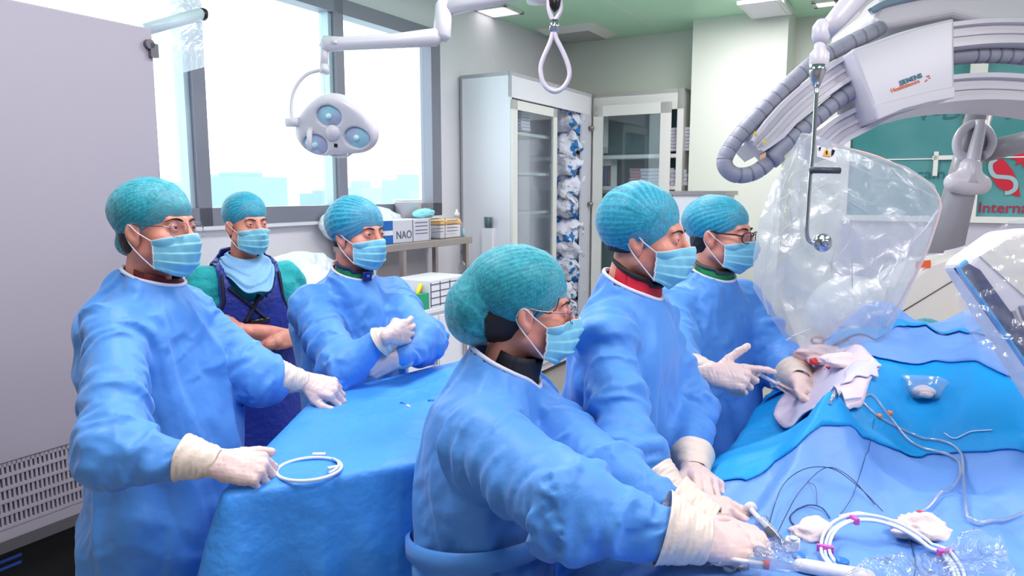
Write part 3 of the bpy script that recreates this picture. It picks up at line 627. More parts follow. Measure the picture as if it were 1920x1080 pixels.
# box stack and marker basket on the counter
def onc(px, py): return onZ(px, py, zc)
t = thing('document_box', onc(818, 580), 'stack of white printed cartons on the counter end', 'box'); c = onc(806, 580); hh = .17
obj('carton_body', boxv(c + Z * .001, U * .42, V * .30, Z * hh), WHITEP, t, smooth=False)
obj('carton_print', join(*[boxv(c + U * .42 * f_ + Z * .01 - V * .002, U * .008, V * .002, Z * (hh - .02)) for f_ in (.02, .25, .5, .75, .96)] + [boxv(c + Z * hh * f_ - V * .002 + U * .01, U * .40, V * .002, Z * .006) for f_ in (.1, .36, .6, .85)]), INK, t, smooth=False)
c = onc(786, 580); t = thing('marker_basket', c, 'green basket of yellow and pink markers beside the carton stack', 'basket')
obj('basket', boxv(c - U * .05 - V * .05, U * .11, V * .10, Z * .10), mat('basket_green', S(40, 160, 120), .5), t, smooth=False)
for k, (cc, dx) in enumerate((('y', -.03), ('p', .0), ('y', .03), ('p', .045))):
    a_ = c + U * dx + Z * .10 + V * .01 * k; obj('marker', cyl(a_ - Z * .02, a_ + Z * .05 + U * .05, .013, 10), mat('marker_' + {'y': 'yellow', 'p': 'pink'}[cc], S(*{'y': (240, 220, 50), 'p': (240, 120, 150)}[cc]), .4), t)
# white bags of linen on the counter behind the men
for k, (px, py, sx, sy, sz, lb) in enumerate(((560, 488, .30, .10, .13, 'white pillow-like pack standing at the back of the counter'), (600, 520, .30, .2, .07, 'flat white wrapped pack lying on the counter behind the two men'), (575, 545, .34, .2, .06, 'lowest white wrapped pack on the counter behind crossed arms'), (415, 498, .24, .14, .10, 'white wrapped pack on the counter beside the grey unit'))):
    v_ = [3.22, 2.98, 2.85, 2.95][k]; p = onV(px, py, v_); p[2] = [zc + .10, zc + .12, zc, zc][k]
    o = obj('linen_pack', blob(p, sx, sy, sz, 20 + k, .22), BAGW); tagit(o, lb, 'linen pack')
# white trolley head behind the men at right
p = onU(1262, 358, 5.2); t = thing('white_trolley', [p[0], p[1], 0], 'white trolley top with a metal rim behind the two surgeons', 'trolley')
q = ruv(p); w = q[1] - ruv(onU(1356, 358, 5.2))[1]
obj('trolley_body', rbox(5.2, 5.55, q[1] - w, q[1], q[2] - .75, q[2] - .03), WHITEP, t, smooth=False); obj('trolley_rim', rbox(5.18, 5.57, q[1] - w - .02, q[1] + .02, q[2] - .03, q[2]), STEEL, t, smooth=False)
for a_ in (5.22, 5.50):
    for b_ in (q[1] - w + .02, q[1] - .05): obj('leg', rbox(a_, a_ + .03, b_, b_ + .03, 0, q[2] - .75), STEEL, t, smooth=False)
# ---------------------------------------------------------------- equipment
MEDW = mat('device_white', S(208, 203, 212), .35, coat=.2); MEDC = mat('device_cream', S(224, 220, 210), .4); HOSE = mat('hose_grey', S(150, 150, 166), .5); HOSED = mat('hose_joint', S(122, 122, 138), .5)
POLEG = mat('pole_grey', S(150, 148, 158), .35); SEAM = mat('seam_dark', S(90, 84, 88), .6)
def Wp(pts, D): return np.array([W(p[0], p[1], p[2] if len(p) > 2 else D) for p in pts])
def sdfobj(name, f, lo, hi, h, m, parent, **k):
    Vv, F = surfnet(f, lo, hi, h); return obj(name, (Vv, F), m, parent, **k)
# --- surgical lamp
D = 3.6; c = W(625, 234, D); t = thing('surgical_lamp', c, 'white three-bulb surgical lamp on a swing arm in front of the window', 'surgical lamp')
lx = nrm([1, -.12, -.14]); lz = nrm(np.array([.10, -1, -.30])); lz = nrm(lz - lx * lx.dot(lz)); ly = np.cross(lz, lx); LF = Fr(c, lx, ly, lz)
k1 = D / FPX
def lp(px, py): q = (px - 625) * k1, -(py - 234) * k1; return np.array([q[0], q[1]])
def lampf(P):
    q = LF.loc(P).astype(np.float32); d = None
    for (cx, cy, r1, r2) in ((598, 254, .135, .115), (664, 244, .125, .105), (627, 222, .140, .120)):
        e = ell(q, (*lp(cx, cy), -.02), (r1, r2, .075)); d = e if d is None else smin(d, e, .09)
    d = smax(d, q[:, 2] - .030, .018)
    for (cx, cy) in LB: d = smax(d, -(np.hypot(q[:, 0] - lp(cx, cy)[0], (q[:, 1] - lp(cx, cy)[1]) * 1.25) - .066 + (q[:, 2] < .005) * .5), .006)
    return d
LB = [(620, 217), (674, 250), (593, 274)]
sdfobj('lamp_head', lampf, c - .3, c + .3, .008, MEDW, t)
GLB = mat('lamp_lens', S(150, 205, 222), .12, spec=.8, coat=.5, vary=(S(176, 170, 205), 12, .9))
for (cx, cy) in LB:
    q = lp(cx, cy); n = 28; vs = [LF.to((q[0] + .064 * r * math.cos(a), q[1] + .052 * r * math.sin(a), .012 + .014 * (1 - r * r))) for r in (0.02, .4, .8, 1) for a in np.linspace(0, 2 * math.pi, n, endpoint=False)]
    fs = [(i * n + k, i * n + (k + 1) % n, (i + 1) * n + (k + 1) % n, (i + 1) * n + k) for i in range(3) for k in range(n)] + [tuple(range(n))]
    o = obj('lamp_lens', (vs, fs), GLB, t)
    obj('bulb', lathe([(.004, 0), (.016, .004), (.014, .02), (.004, .026)], LF.to((q[0], q[1], .014)), LF.M[2], 12), mat('bulb_glass', S(190, 226, 236), .05, spec=.8), o)
obj('centre_knob', lathe([(.042, 0), (.040, .012), (.028, .026), (.001, .032)], LF.to((*lp(628, 247), .02)), LF.M[2]), MEDW, t)
obj('sterile_handle', join(tube([LF.to((*lp(584, 246), .02)), LF.to((*lp(586, 250), .05)), LF.to((*lp(594, 276), .10))], [.018, .014, .012], 12)), MEDW, t)
obj('sensor', boxv(LF.to((*lp(631, 273), .026)), LF.M[0] * .018, LF.M[1] * .018, LF.M[2] * .006), BLACKP, t, smooth=False)
obj('side_grip', tube([LF.to((*lp(x, y), .0)) for x, y in ((618, 291), (635, 294), (652, 290), (664, 280))], .006, 8, spline=4), MEDW, t)
obj('bow_arm', join(tube(Wp([(548, 228), (546, 205), (549, 178), (560, 155), (578, 138), (605, 131)], D), .009, 10, spline=5), cyl(W(537, 229, D), W(560, 229, D), .024, 16)), MEDW, t)
obj('swivel', join(cyl(W(608, 138, D), W(608, 122, D), .024, 16), cyl(W(607, 124, D), W(609, 82, D), .020, 16)), MEDW, t)
obj('spring_arm', join(tube(Wp([(606, 92), (612, 82), (640, 82), (740, 77), (815, 70), (826, 62)], D), [.030, .040, .034, .036, .044, .038], 14), boxv(W(622, 76, D - .035), W(632, 76, D) - W(622, 76, D), W(622, 82, D) - W(622, 76, D), [0, -.004, 0])), MEDW, t)
obj('elbow_joint', join(tube(Wp([(826, 74), (829, 68), (832, 10), (832, 2)], D), [.03, .045, .042, .03], 14)), MEDW, t)
a, b = W(838, 16, D), W(1010, -26, D); obj('upper_arm', tube([a, b], [.038, .044], 14), MEDW, t); obj('ceiling_column', cyl(b - Z * .08, [b[0], b[1], CEIL], .06, 20), MEDW, t)
# --- cable loop
D = 2.3; t = thing('cable_loop', W(1038, 0, D), 'white cable loop hanging from the ceiling rail at top centre', 'cable')
obj('cable', join(tube(Wp([(1037, 58), (1031, 80), (1016, 115), (1014, 135), (1020, 158), (1036, 171), (1053, 167), (1066, 148), (1067, 128), (1056, 98), (1043, 72), (1040, 58)], D), .0075, 10, spline=5), tube(Wp([(1037, 40), (1030, 20), (1029, 5), (1031, -30)], D), .0075, 8, spline=4), tube(Wp([(1040, 40), (1050, 22), (1051, 5), (1048, -30)], D), .0075, 8, spline=4)), mat('cable_white', S(206, 196, 210), .4), t)
obj('ferrule', join(cyl(W(1036, 38, D), W(1036, 60, D), .010, 12), cyl(W(1042, 38, D), W(1042, 60, D), .010, 12)), CHROME, t)
obj('hook', join(tube(Wp([(1032, -30), (1040, 14), (1048, -30)], D), .016, 10, spline=5), cyl(W(1040, -20, D), [*W(1040, -20, D)[:2], CEIL], .012, 10)), BLACKP, t)
# --- shield arm
D = 2.02; t = thing('ceiling_boom', W(1530, 250, D), 'white ceiling arm with a chrome rod carrying the draped shield', 'support arm')
obj('upper_arm', tube(Wp([(1640, -60), (1612, -14), (1570, 36), (1546, 62)], D), [.036, .034, .028, .024], 16), MEDW, t)
obj('arm_joint', tube(Wp([(1542, 38), (1541, 50), (1539, 70), (1538, 84)], D), [.014, .025, .025, .016], 16), MEDW, t)
obj('joint_housing', lathe([(.014, .02), (.016, .0), (.026, -.012), (.027, -.05), (.022, -.06), (.02, -.062)], W(1537, 92, D), Z), MEDW, t)
obj('chrome_cone', lathe([(.024, 0), (.022, -.02), (.011, -.055), (.008, -.06)], W(1533, 122, D), Z), CHROME, t)
obj('rod', tube(Wp([(1532, 150), (1524, 285), (1519, 330), (1515, 390), (1513, 435), (1518, 452), (1534, 460)], D), .006, 10, spline=4), CHROME, t)
obj('mount_disc', join(lathe([(.001, .012), (.020, .012), (.026, .004), (.026, 0), (.001, 0)], W(1542, 455, D), -FW), lathe([(.001, .03), (.010, .028), (.012, .012)], W(1542, 455, D), -FW)), CHROME, t)
obj('grip', tube(Wp([(1519, 319), (1575, 320)], D - .01), .009, 10), mat('grip_dark', S(60, 60, 76), .4), t)
obj('ceiling_column', cyl(W(1640, -55, D), [*W(1640, -55, D)[:2], CEIL], .05, 20), MEDW, t)
# --- draped shield
D = 2.10
FILM = film('drape_film', (.95, .96, .99, 1), .30, .30, .6, (14, .25)); FILM2 = film('drape_film_back', (.96, .97, .99, 1), .12, .16, .5, (9, .25)); ACR = film('acrylic', (.93, .95, .96, 1), .05, .02, .7, None)
t = thing('shield', W(1600, 450, D), 'clear radiation shield in a crumpled plastic bag beside the surgeon with black glasses', 'shield')
rim = [(1508, 262), (1560, 272), (1640, 292), (1705, 322), (1748, 352), (1763, 384), (1752, 430), (1728, 490), (1692, 560), (1660, 615), (1600, 618), (1520, 600), (1470, 560), (1478, 420)]
P = Wp(rim, D + .035); obj('acrylic_panel', prism(P, FW, .006), ACR, t, smooth=False)
obj('panel_edge', tube(Wp([(1560, 272), (1640, 292), (1705, 322), (1748, 352), (1763, 384), (1752, 430), (1728, 490), (1692, 560), (1660, 615)], D + .038), .0035, 8, spline=5), mat('edge_pink', S(236, 190, 180), .2), t)
Lb = np.array([(1502, 250), (1478, 292), (1446, 350), (1425, 410), (1412, 480), (1412, 540), (1442, 590), (1476, 640)], float)
Rb = np.array([(1535, 256), (1610, 284), (1700, 312), (1752, 346), (1768, 386), (1742, 470), (1700, 560), (1655, 655)], float)
Ma = np.array([(1518, 251), (1545, 280), (1580, 330), (1600, 380), (1600, 440), (1580, 505), (1570, 575), (1568, 668)], float)
def film_sheet(side, sd, Dm):
    def fn(a, b):
        x = np.zeros(a.shape); y = np.zeros(a.shape); k = np.linspace(0, 1, 8)
        for arr, q in ((Lb, (1 - a) * (1 - 2 * a)), (Ma, 4 * a * (1 - a)), (Rb, a * (2 * a - 1))):
            x += np.interp(b, k, arr[:, 0]) * q; y += np.interp(b, k, arr[:, 1]) * q
        P = np.stack([x / 300, y / 300, a * 0], -1).reshape(-1, 3)
        n1 = vnoise(P @ np.array([[2.6, 1.5, 0], [1.2, -.9, 0], [0, 0, 1]]), 1.2, sd).reshape(a.shape); n2 = vnoise(P * [1, 1, 1], 3.8, sd + 4).reshape(a.shape); n3 = vnoise(P, 8, sd + 9).reshape(a.shape)
        r = .024 + .018 * crumple(P, sd + 1, 5, 1.1).reshape(a.shape) + .007 * crumple(P, sd + 2, 5, 3.2).reshape(a.shape) + .004 * (1 - np.abs(n2)); edge = np.clip(np.minimum(a, 1 - a) * 8, 0, 1)
        dd = Dm + side * ((.022 + r) * edge + .002)
        return (CAM + dd[..., None] * (FW + ((x - 960) / FPX)[..., None] * np.array([1., 0, 0]) - ((y - 540) / FPX)[..., None] * UPV))
    return grid(fn, 130, 150)
obj('film_front', film_sheet(-1, 5, D + .01), FILM, t); obj('film_back', film_sheet(1, 15, D + .06), FILM2, t)
# gathered top fringe and long gathers
for k, pts in enumerate([[(1504, 252), (1560, 268), (1620, 290), (1700, 316), (1752, 350)], [(1512, 262), (1580, 300), (1640, 330), (1700, 345), (1758, 378)], [(1475, 640), (1560, 600), (1640, 540), (1700, 470), (1762, 392)], [(1480, 630), (1590, 590), (1680, 500)], [(1500, 258), (1460, 380), (1430, 520), (1440, 590)], [(1510, 262), (1490, 400), (1455, 540)]]):
    q, _ = smooth_path(Wp(pts, D - .025), np.ones(len(pts)), 14); q = q + .004 * vnoise(q, 9, k)[:, None] * FW + .003 * vnoise(q, 14, k + 5)[:, None] * UPV
    obj('film_gather', tube(q, .0045, 6, flat=.5), FILM, t)
rs2 = random.Random(9); st = []
for k in range(26):
    x0, y0 = rs2.uniform(1440, 1720), rs2.uniform(300, 560); an = rs2.choice([2.0, 2.2, 1.7, .5, 2.5]) + rs2.uniform(-.2, .2); L = rs2.uniform(25, 90); x1, y1 = x0 + L * math.cos(an), y0 + L * math.sin(an)
    if x0 < 1500 - (y0 - 250) * .32 or max(x0, x1) > 1745 - max(0, max(y0, y1) - 400) * .4 or min(x0, x1) < 1420: continue
    q, _ = smooth_path(Wp([(x0, y0), ((x0 + x1) / 2 + rs2.uniform(-5, 5), (y0 + y1) / 2), (x1, y1)], D - .040), np.ones(3), 6); st.append(tube(q, np.interp(np.linspace(0, 1, len(q)), [0, .5, 1], [.0006, .0026, .0006]), 5, flat=.4))
obj('highlight_streak', join(*st), film('highlight_film', (.97, .98, 1, 1), .62, .2, .8, None), t)  # milky strips laid on the bag to imitate long highlight streaks
p = W(1532, 272, D - .062); o = obj('warning_label', boxv(p, (W(1568, 284, D - .062) - p), UPV * -.032, FW * .001), mat('label_clear', S(236, 232, 236), .4), t, smooth=False)
tri_pts = Wp([(1543, 292), (1557, 294), (1551, 276)], D - .064); obj('warning_triangle', prism(tri_pts, FW, .001), mat('label_amber', S(240, 180, 70), .4), o, smooth=False)
obj('warning_marks', join(prism(Wp([(1549, 283), (1552, 283), (1551, 290), (1550, 290)], D - .066), FW, .001), prism(Wp([(1560, 280), (1566, 282), (1563, 290), (1559, 293)], D - .066), FW, .001), prism(Wp([(1535, 277), (1540, 275), (1538, 283)], D - .066), FW, .001)), BLACKP, o, smooth=False)
# --- C-arm
def band(pts, D, half, prof, k=6, closed=False, m=None, name='rail', parent=None):
    """sweep a profile along a path that lies in the plane facing down the room; profile pairs: (across, towards the viewer)"""
    P, _ = smooth_path(Wp(pts, D), np.ones(len(pts)), k); hs = np.interp(np.linspace(0, 1, len(P)), np.linspace(0, 1, len(pts)), np.array(half) * np.ones(len(pts)))
    vs = []; n = len(prof)
    for i in range(len(P)):
        tg = nrm(P[min(i + 1, len(P) - 1)] - P[max(i - 1, 0)]); nn = nrm(np.cross(tg, FW))
        for (a_, b_) in prof: vs.append(P[i] + nn * a_ * hs[i] - FW * b_)
    fs = [(i * n + k_, i * n + (k_ + 1) % n, (i + 1) * n + (k_ + 1) % n, (i + 1) * n + k_) for i in range(len(P) - 1) for k_ in range(n)] + [tuple(range(n)), tuple((len(P) - 1) * n + k_ for k_ in range(n))[::-1]]
    return vs, fs
D = 3.1; t = thing('c_arm', W(1750, 120, D), 'large white ceiling-mounted C-shaped x-ray arm with grey ribbed hoses', 'x-ray machine')
RP = [(-1, -.16), (-1, .07), (-.95, .085), (-.62, .085), (-.58, .06), (-.15, .06), (-.12, .07), (.12, .07), (.15, .06), (.58, .06), (.62, .085), (.95, .085), (1, .07), (1, -.16)]
up_path = [(1408, 281), (1440, 250), (1470, 217), (1515, 178), (1570, 140), (1617, 117), (1700, 88), (1795, 74), (1860, 70), (1920, 72), (2000, 84), (2080, 106)]
o = obj('curved_rail', band(up_path, D, [.035] + [.055] * 11, RP), MEDW, t, angle=40); 
lo_path = [(1530, 280), (1560, 252), (1600, 230), (1645, 205), (1700, 188), (1760, 176), (1835, 171), (1920, 176), (2000, 190), (2080, 214)]
o = obj('curved_rail', band(lo_path, D + .05, .060, RP), MEDW, t, angle=40)
f = lambda P: rc(P, W(1416, 262, D), W(1432, 284, D), .05, .042)
sdfobj('rail_end', lambda P: np.maximum(f(P), -(P @ FW - (CAM @ FW) - D + .12)), W(1420, 270, D) - .15, W(1420, 270, D) + .15, .01, MEDW, t)
for q in ((1416, 250), (1434, 264)):
    obj('warning_triangle', prism(Wp([(q[0] - 4, q[1] + 4), (q[0] + 4, q[1] + 4), (q[0], q[1] - 5)], D - .09), FW, .003), mat('tri_yellow', S(226, 196, 70), .5), t, smooth=False)
def hose(pts, D, r, name='ribbed_hose'):
    P, _ = smooth_path(Wp(pts, D), np.ones(len(pts)), 12); s = np.concatenate([[0], np.cumsum(np.linalg.norm(np.diff(P, axis=0), axis=1))]); n = int(s[-1] / .008); ss = np.linspace(0, s[-1], n)
    P = np.stack([np.interp(ss, s, P[:, k]) for k in range(3)], 1); ph = (ss / .05) % 1; rr = r * (1 - .10 * (ph < .14))
    o = obj(name, tube(P, rr, 14), HOSE, t, angle=50)
    idx = [i for i in range(1, n) if ph[i] < ph[i - 1]]
    if idx: obj('hose_ribs', join(*[tube([P[i], P[min(i + 1, n - 1)]], r * .985, 14) for i in idx]), HOSED, o)
hose([(1650, 52, 3.14), (1632, 62), (1590, 82), (1530, 115), (1480, 158), (1430, 208), (1388, 252), (1362, 290), (1360, 312), (1376, 327), (1400, 328), (1424, 318), (1446, 298)], D - .03, .034)
hose([(1446, 298), (1470, 272), (1530, 222), (1580, 182), (1628, 156)], D - .05, .034)
hose([(1780, 108), (1830, 104), (1880, 104), (1920, 107), (2000, 118)], D + .0, .034)
obj('hose_clamp', join(tube(Wp([(1444, 300), (1458, 288)], D - .04), .042, 14)), HOSE, t); obj('clamp_label', boxv(W(1425, 300, D - .085), (W(1436, 294, D - .085) - W(1425, 300, D - .085)), UPV * .02, FW * .003), mat('clamp_orange', S(226, 170, 130), .5), t, smooth=False)
blk = [(1597, 92), (1650, 74), (1720, 50), (1790, 33), (1791, 182), (1745, 190), (1695, 203), (1648, 224), (1640, 205)]
o = bevel(obj('carriage_block', prism(Wp(blk, D - .17), FW, .30), MEDW, t, smooth=False), .012, 3)
low = [(1640, 197), (1695, 183), (1745, 170), (1791, 162), (1791, 183), (1745, 191), (1695, 204), (1648, 224)]
bevel(obj('carriage_lip', prism(Wp(low, D - .178), FW, .02), MEDW, t, smooth=False), .004)
SIE = mat('text_petrol', S(30, 110, 130), .4); ORA = mat('text_orange', S(240, 120, 80), .4)
xd = nrm(W(1729, 144, D) - W(1688, 159, D)); yd = nrm(np.cross(-FW, xd)); yd = yd if yd[2] > 0 else -yd
text('lettering', 'SIEMENS', W(1688, 160, D - .172), xd, yd, .026, SIE, o, bold=.0008); text('lettering', 'Healthineers', W(1672, 174, D - .172), xd, yd, .024, ORA, o, bold=.0004)
obj('logo_dots', join(*[cyl(W(x, y, D - .172), W(x, y, D - .174), .003, 8) for x, y in ((1739, 143), (1743, 146), (1738, 150), (1742, 142), (1736, 152))]), ORA, o)
# big ceiling housing above the arm
hs = [(1632, 40), (1652, 56), (1700, 46), (1788, 30), (1850, 46), (1920, 44), (2060, 60), (2060, -60), (1880, -80), (1720, -60), (1650, -10)]
bevel(obj('ceiling_housing', prism(Wp(hs, D + .0), FW, .45), MEDW, t, smooth=False), .03, 4)
bevel(obj('housing_front', prism(Wp([(1600, 20), (1640, 55), (1652, 58), (1640, -20), (1620, -40)], D + .15), FW, .3), MEDC, t, smooth=False), .02, 3)
obj('housing_groove', band([(1632, 22), (1660, 8), (1720, -6), (1790, -16), (1900, -20)], D - .005, .014, [(-1, -.01), (-1, .01), (1, .01), (1, -.01)]), mat('groove_blue', S(120, 140, 160), .4), t)
obj('ceiling_column', cyl(W(1850, -60, D + .2), [*W(1850, -60, D + .2)[:2], CEIL], .22, 28), MEDW, t)
# --- grey pole with the white clamp
D = 3.7; t = thing('pole_stand', W(1800, 400, D), 'slanted grey pole with a white ring clamp in front of the teal window', 'pole')
a, b = W(1836, 215, D), W(1768, 480, D); obj('pole', tube([a, a + (b - a) * .5, b], [.062, .072, .085], 20), POLEG, t)
obj('clamp_bar', join(tube(Wp([(1840, 226), (1838, 240), (1822, 310), (1816, 345)], D - .09), [.026, .026, .034, .05], 14)), MEDW, t)
obj('clamp_ring', tube(Wp([(1812, 296), (1797, 286), (1795, 262), (1810, 240), (1832, 232), (1852, 245), (1860, 266), (1852, 286), (1843, 292)], D - .06), .022, 12, spline=5), MEDW, t)
f = lambda P: smin(rc(P, W(1790, 342, D - .07), W(1838, 346, D - .07), .050, .050), rc(P, W(1820, 312, D - .08), W(1816, 345, D - .08), .05, .05), .04)
sdfobj('clamp_base', f, W(1814, 340, D) - .2, W(1814, 340, D) + .2, .012, MEDW, t)
obj('cross_pole', tube(Wp([(1846, 284), (1880, 276), (1990, 250)], D + .05), .055, 18), POLEG, t)
obj('pole_foot', lathe([(.12, -.05), (.12, 0), (.10, .05), (.05, .08), (.001, .09)], W(1782, 486, D), Z), MEDW, t)
obj('pole_base', cyl([*W(1782, 492, D)[:2], 0.0], W(1782, 492, D), .09, 20), MEDW, t)
# --- white imaging housing behind the patient
D = 3.05; t = thing('imaging_housing', W(1740, 560, D), 'white wedge-shaped imaging housing with an orange label behind the patient', 'imaging unit')
f0 = [(1640, 640), (1662, 585), (1700, 528), (1748, 492), (1800, 474), (1880, 500), (1890, 660)]
bevel(obj('housing', prism(Wp(f0, D), FW, .35), mat('housing_white', S(228, 220, 214), .4), t, smooth=False), .015, 3)
obj('housing_seam', tube(Wp([(1694, 583), (1740, 555), (1786, 527)], D - .002), .0025, 6), SEAM, t); obj('orange_label', boxv(W(1716, 503, D - .0), W(1744, 501, D) - W(1716, 503, D), UPV * .03, FW * -.006), mat('label_orange', S(240, 96, 46), .4), t, smooth=False)
f = lambda P: smin(ell(P, W(1596, 590, 3.2), (.19, .20, .17)), rc(P, W(1596, 590, 3.2), W(1640, 640, 3.2), .14, .16), .06)
sdfobj('tube_housing', f, W(1600, 600, 3.2) - .4, W(1600, 600, 3.2) + .4, .016, MEDC, t)
obj('support_column', cyl([*W(1640, 640, 3.25)[:2], 0], W(1640, 640, 3.25), .16, 24), MEDW, t)
# --- the bagged panel at the right edge
D = 1.5; t = thing('control_panel', W(1900, 560, D), 'white control panel with dark blue edge in clear plastic at right edge', 'control panel')
Q = lambda pts, dz=0.: Wp(pts, D + dz)
body = [(1812, 498), (1824, 482), (1900, 428), (2000, 424), (2090, 780), (1990, 790)]
bevel(obj('panel_body', prism(Q(body), FW, .09), mat('panel_white', S(228, 222, 226), .35), t, smooth=False), .012, 3)
obj('dark_edge', prism(Q([(1804, 502), (1816, 494), (1838, 506), (1935, 640), (1996, 724), (1975, 742)], -.004), FW, .03), mat('edge_navy', S(40, 50, 96), .15, spec=.8), t, smooth=False)
obj('blue_edge', tube(Q([(1812, 490), (1801, 500), (1803, 514), (1860, 592), (1920, 680), (1972, 752)], -.004), .005, 8, spline=4), mat('edge_cyan', S(20, 150, 220), .3), t)
for x, y in ((1906, 598), (1921, 588), (1940, 610), (1925, 622)):
    bevel(obj('key', prism(Q([(x - 9, y - 14), (x - 1, y - 17), (x + 11, y + 10), (x + 2, y + 14)], -.006), FW, .01), mat('key_grey', S(150, 146, 160), .4), t, smooth=False), .002)
obj('panel_recess', prism(Q([(1838, 480), (1900, 442), (1985, 440), (2010, 540), (1960, 590)], -.003), FW, .01), MEDC, t, smooth=False)
def pf(side, sd):
    Lp = np.array([(1890, 415), (1842, 450), (1798, 490), (1792, 540), (1812, 610), (1840, 660), (1900, 715)], float); Rp = np.array([(2000, 400), (2020, 450), (2040, 520), (2060, 600), (2080, 680), (2100, 760), (2110, 830)], float)
    def fn(a, b):
        k = np.linspace(0, 1, 7); x = np.interp(b, k, Lp[:, 0]) * (1 - a) + np.interp(b, k, Rp[:, 0]) * a; y = np.interp(b, k, Lp[:, 1]) * (1 - a) + np.interp(b, k, Rp[:, 1]) * a
        P = np.stack([x / 120, y / 120, 0 * a], -1).reshape(-1, 3); r = .022 + sum(crumple(P, sd + i, 5, s_).reshape(a.shape) * w for i, (s_, w) in enumerate(((.8, .010), (2.0, .006), (4.5, .003))))
        dd = D + (.04 if side > 0 else 0) + side * (.012 + .07 * (side > 0) + r); x = x + 3 * np.sin(b * 40 + sd); 
        return CAM + dd[..., None] * (FW + ((x - 960) / FPX)[..., None] * np.array([1., 0, 0]) - ((y - 540) / FPX)[..., None] * UPV)
    return grid(fn, 100, 120)
obj('plastic_cover', pf(-1, 3), film('cover_film', (.96, .97, .99, 1), .13, .2, .7, (14, .25)), t); obj('plastic_cover_back', pf(1, 13), FILM2, t)
obj('holder_arm', tube([W(2040, 640, D + .12), W(2200, 560, D + .2), [2.2, 2.0, 1.3], [2.2, 2.0, .0]], .03, 12), MEDW, t)
# ---------------------------------------------------------------- instrument table at the left, under a blue drape
ZT = 1.03; A0 = onZ(402, 936, ZT); B0 = onZ(592, 742, ZT); C0 = onZ(880, 672, ZT); D0 = onZ(874, 856, ZT)
t = thing('instrument_table', (A0 + C0) / 2 * [1, 1, 0], 'steel instrument table under the blue drape at left', 'table')
inn = lambda P: (A0 + C0) / 2 + (P - (A0 + C0) / 2) * .93
obj('tabletop', prism([inn(A0) - Z * .035, inn(D0) - Z * .035, inn(C0) - Z * .035, inn(B0) - Z * .035], Z, .025), STEEL, t, smooth=False)
for q in (A0, B0, C0, D0): e = (A0 + C0) / 2 + (q - (A0 + C0) / 2) * .8; obj('leg', cyl(e * [1, 1, 0], e * [1, 1, 0] + Z * (ZT - .035), .018, 12), STEEL, t)
def perimeter(corners, r, n):
    """rounded outline, evenly stepped: points, outward normals, nearness to a corner"""
    P, N, K = [], [], []; m = len(corners)
    for i in range(m):
        p0, p1, p2 = corners[i - 1], corners[i], corners[(i + 1) % m]; d0, d1 = nrm(p1 - p0), nrm(p2 - p1); a = p1 - d0 * r; b = p1 + d1 * r
        n0, n1 = np.cross(d0, Z), np.cross(d1, Z)
        for s in np.linspace(0, 1, 9): P.append((1 - s) ** 2 * a + 2 * s * (1 - s) * p1 + s * s * b); N.append(nrm(n0 * (1 - s) + n1 * s)); K.append(1.)
        e = corners[(i + 1) % m] - d1 * r
        for s in np.linspace(0, 1, 22)[1:-1]: P.append(b * (1 - s) + e * s); N.append(n1); K.append(0.)
    P, N, K = np.array(P), np.array(N), np.array(K); s = np.concatenate([[0], np.cumsum(np.linalg.norm(np.diff(np.vstack([P, P[:1]]), axis=0), axis=1))]); q = np.linspace(0, s[-1], n, endpoint=False)
    f = lambda A: np.stack([np.interp(q, s, np.append(A[:, k], A[0, k])) for k in range(A.shape[1])], 1)
    return f(P), f(N), f(K[:, None])[:, 0], q
def drape_cloth(corners, drop, nper, flare=.10, cf=.12, seed=1, top=.004, hang=None):
    P, N, K, q = perimeter(corners, .05, nper); L = q[-1]; c = P.mean(0); kk = np.array([0, .04, .3, 1])
    for _ in range(14): K = (np.roll(K, 1) + K + np.roll(K, -1)) / 3
    nt, nd = 34, 46; rows = []
    for i in range(nt):
        s = (i / (nt - 1)); X = c + (P - c) * s; w = (1.5 + crumple(X * [1, 1, 0], seed, 4, 3.0)) * top * 1.3 + (1 - np.abs(vnoise(X, 5, seed + 2))) * top * .5; X = X + Z * (w * np.clip((1 - s) * 12, 0, 1) + .002)[:, None]; rows.append(X)
    X0 = rows[-1]
    for j in range(1, nd):
        f = j / (nd - 1); z = drop * f; fade = min(1, f * 2.2)
        ph = q / L * 2 * math.pi; wv = np.sin(ph * 9 + 1.7 * np.sin(ph * 2 + seed) + .5 * f) ; fold = (1 - np.abs(wv)) ** 1.2 * .9 + .35 * np.sin(ph * 23 + f * 2 + seed)
        out = .012 * min(1, f * 8) + fade * (fold * .045 * (.4 + f) * (1 - .3 * K)) + flare * f * .5 + K * cf * f ** .8 + .010 * vnoise(P * 1 + Z * f * .8, 3.5, seed + 4) * fade + .016 * crumple(P + Z * f * .8, seed + 6, 4, 3.2) * fade
        tan = np.cross(N, Z); X = P + N * out[:, None] - Z * (z - .0) + tan * (.02 * np.sin(ph * 9 + .9)[:, None]) * fade; X[:, 2] = np.maximum(X[:, 2], .01); rows.append(X)
    V_ = np.concatenate(rows); n = nper; F = []
    for i in range(len(rows) - 1):
        for k in range(n): F.append((i * n + k, i * n + (k + 1) % n, (i + 1) * n + (k + 1) % n, (i + 1) * n + k))
    return V_, F
vf_ = drape_cloth([A0, D0, C0, B0], .92, 300, seed=3, cf=.17)
LT = obj('table_drape', vf_, DRAPE); tagit(LT, 'blue sterile drape covering the instrument table at left', 'drape'); subsurf(LT, 1)
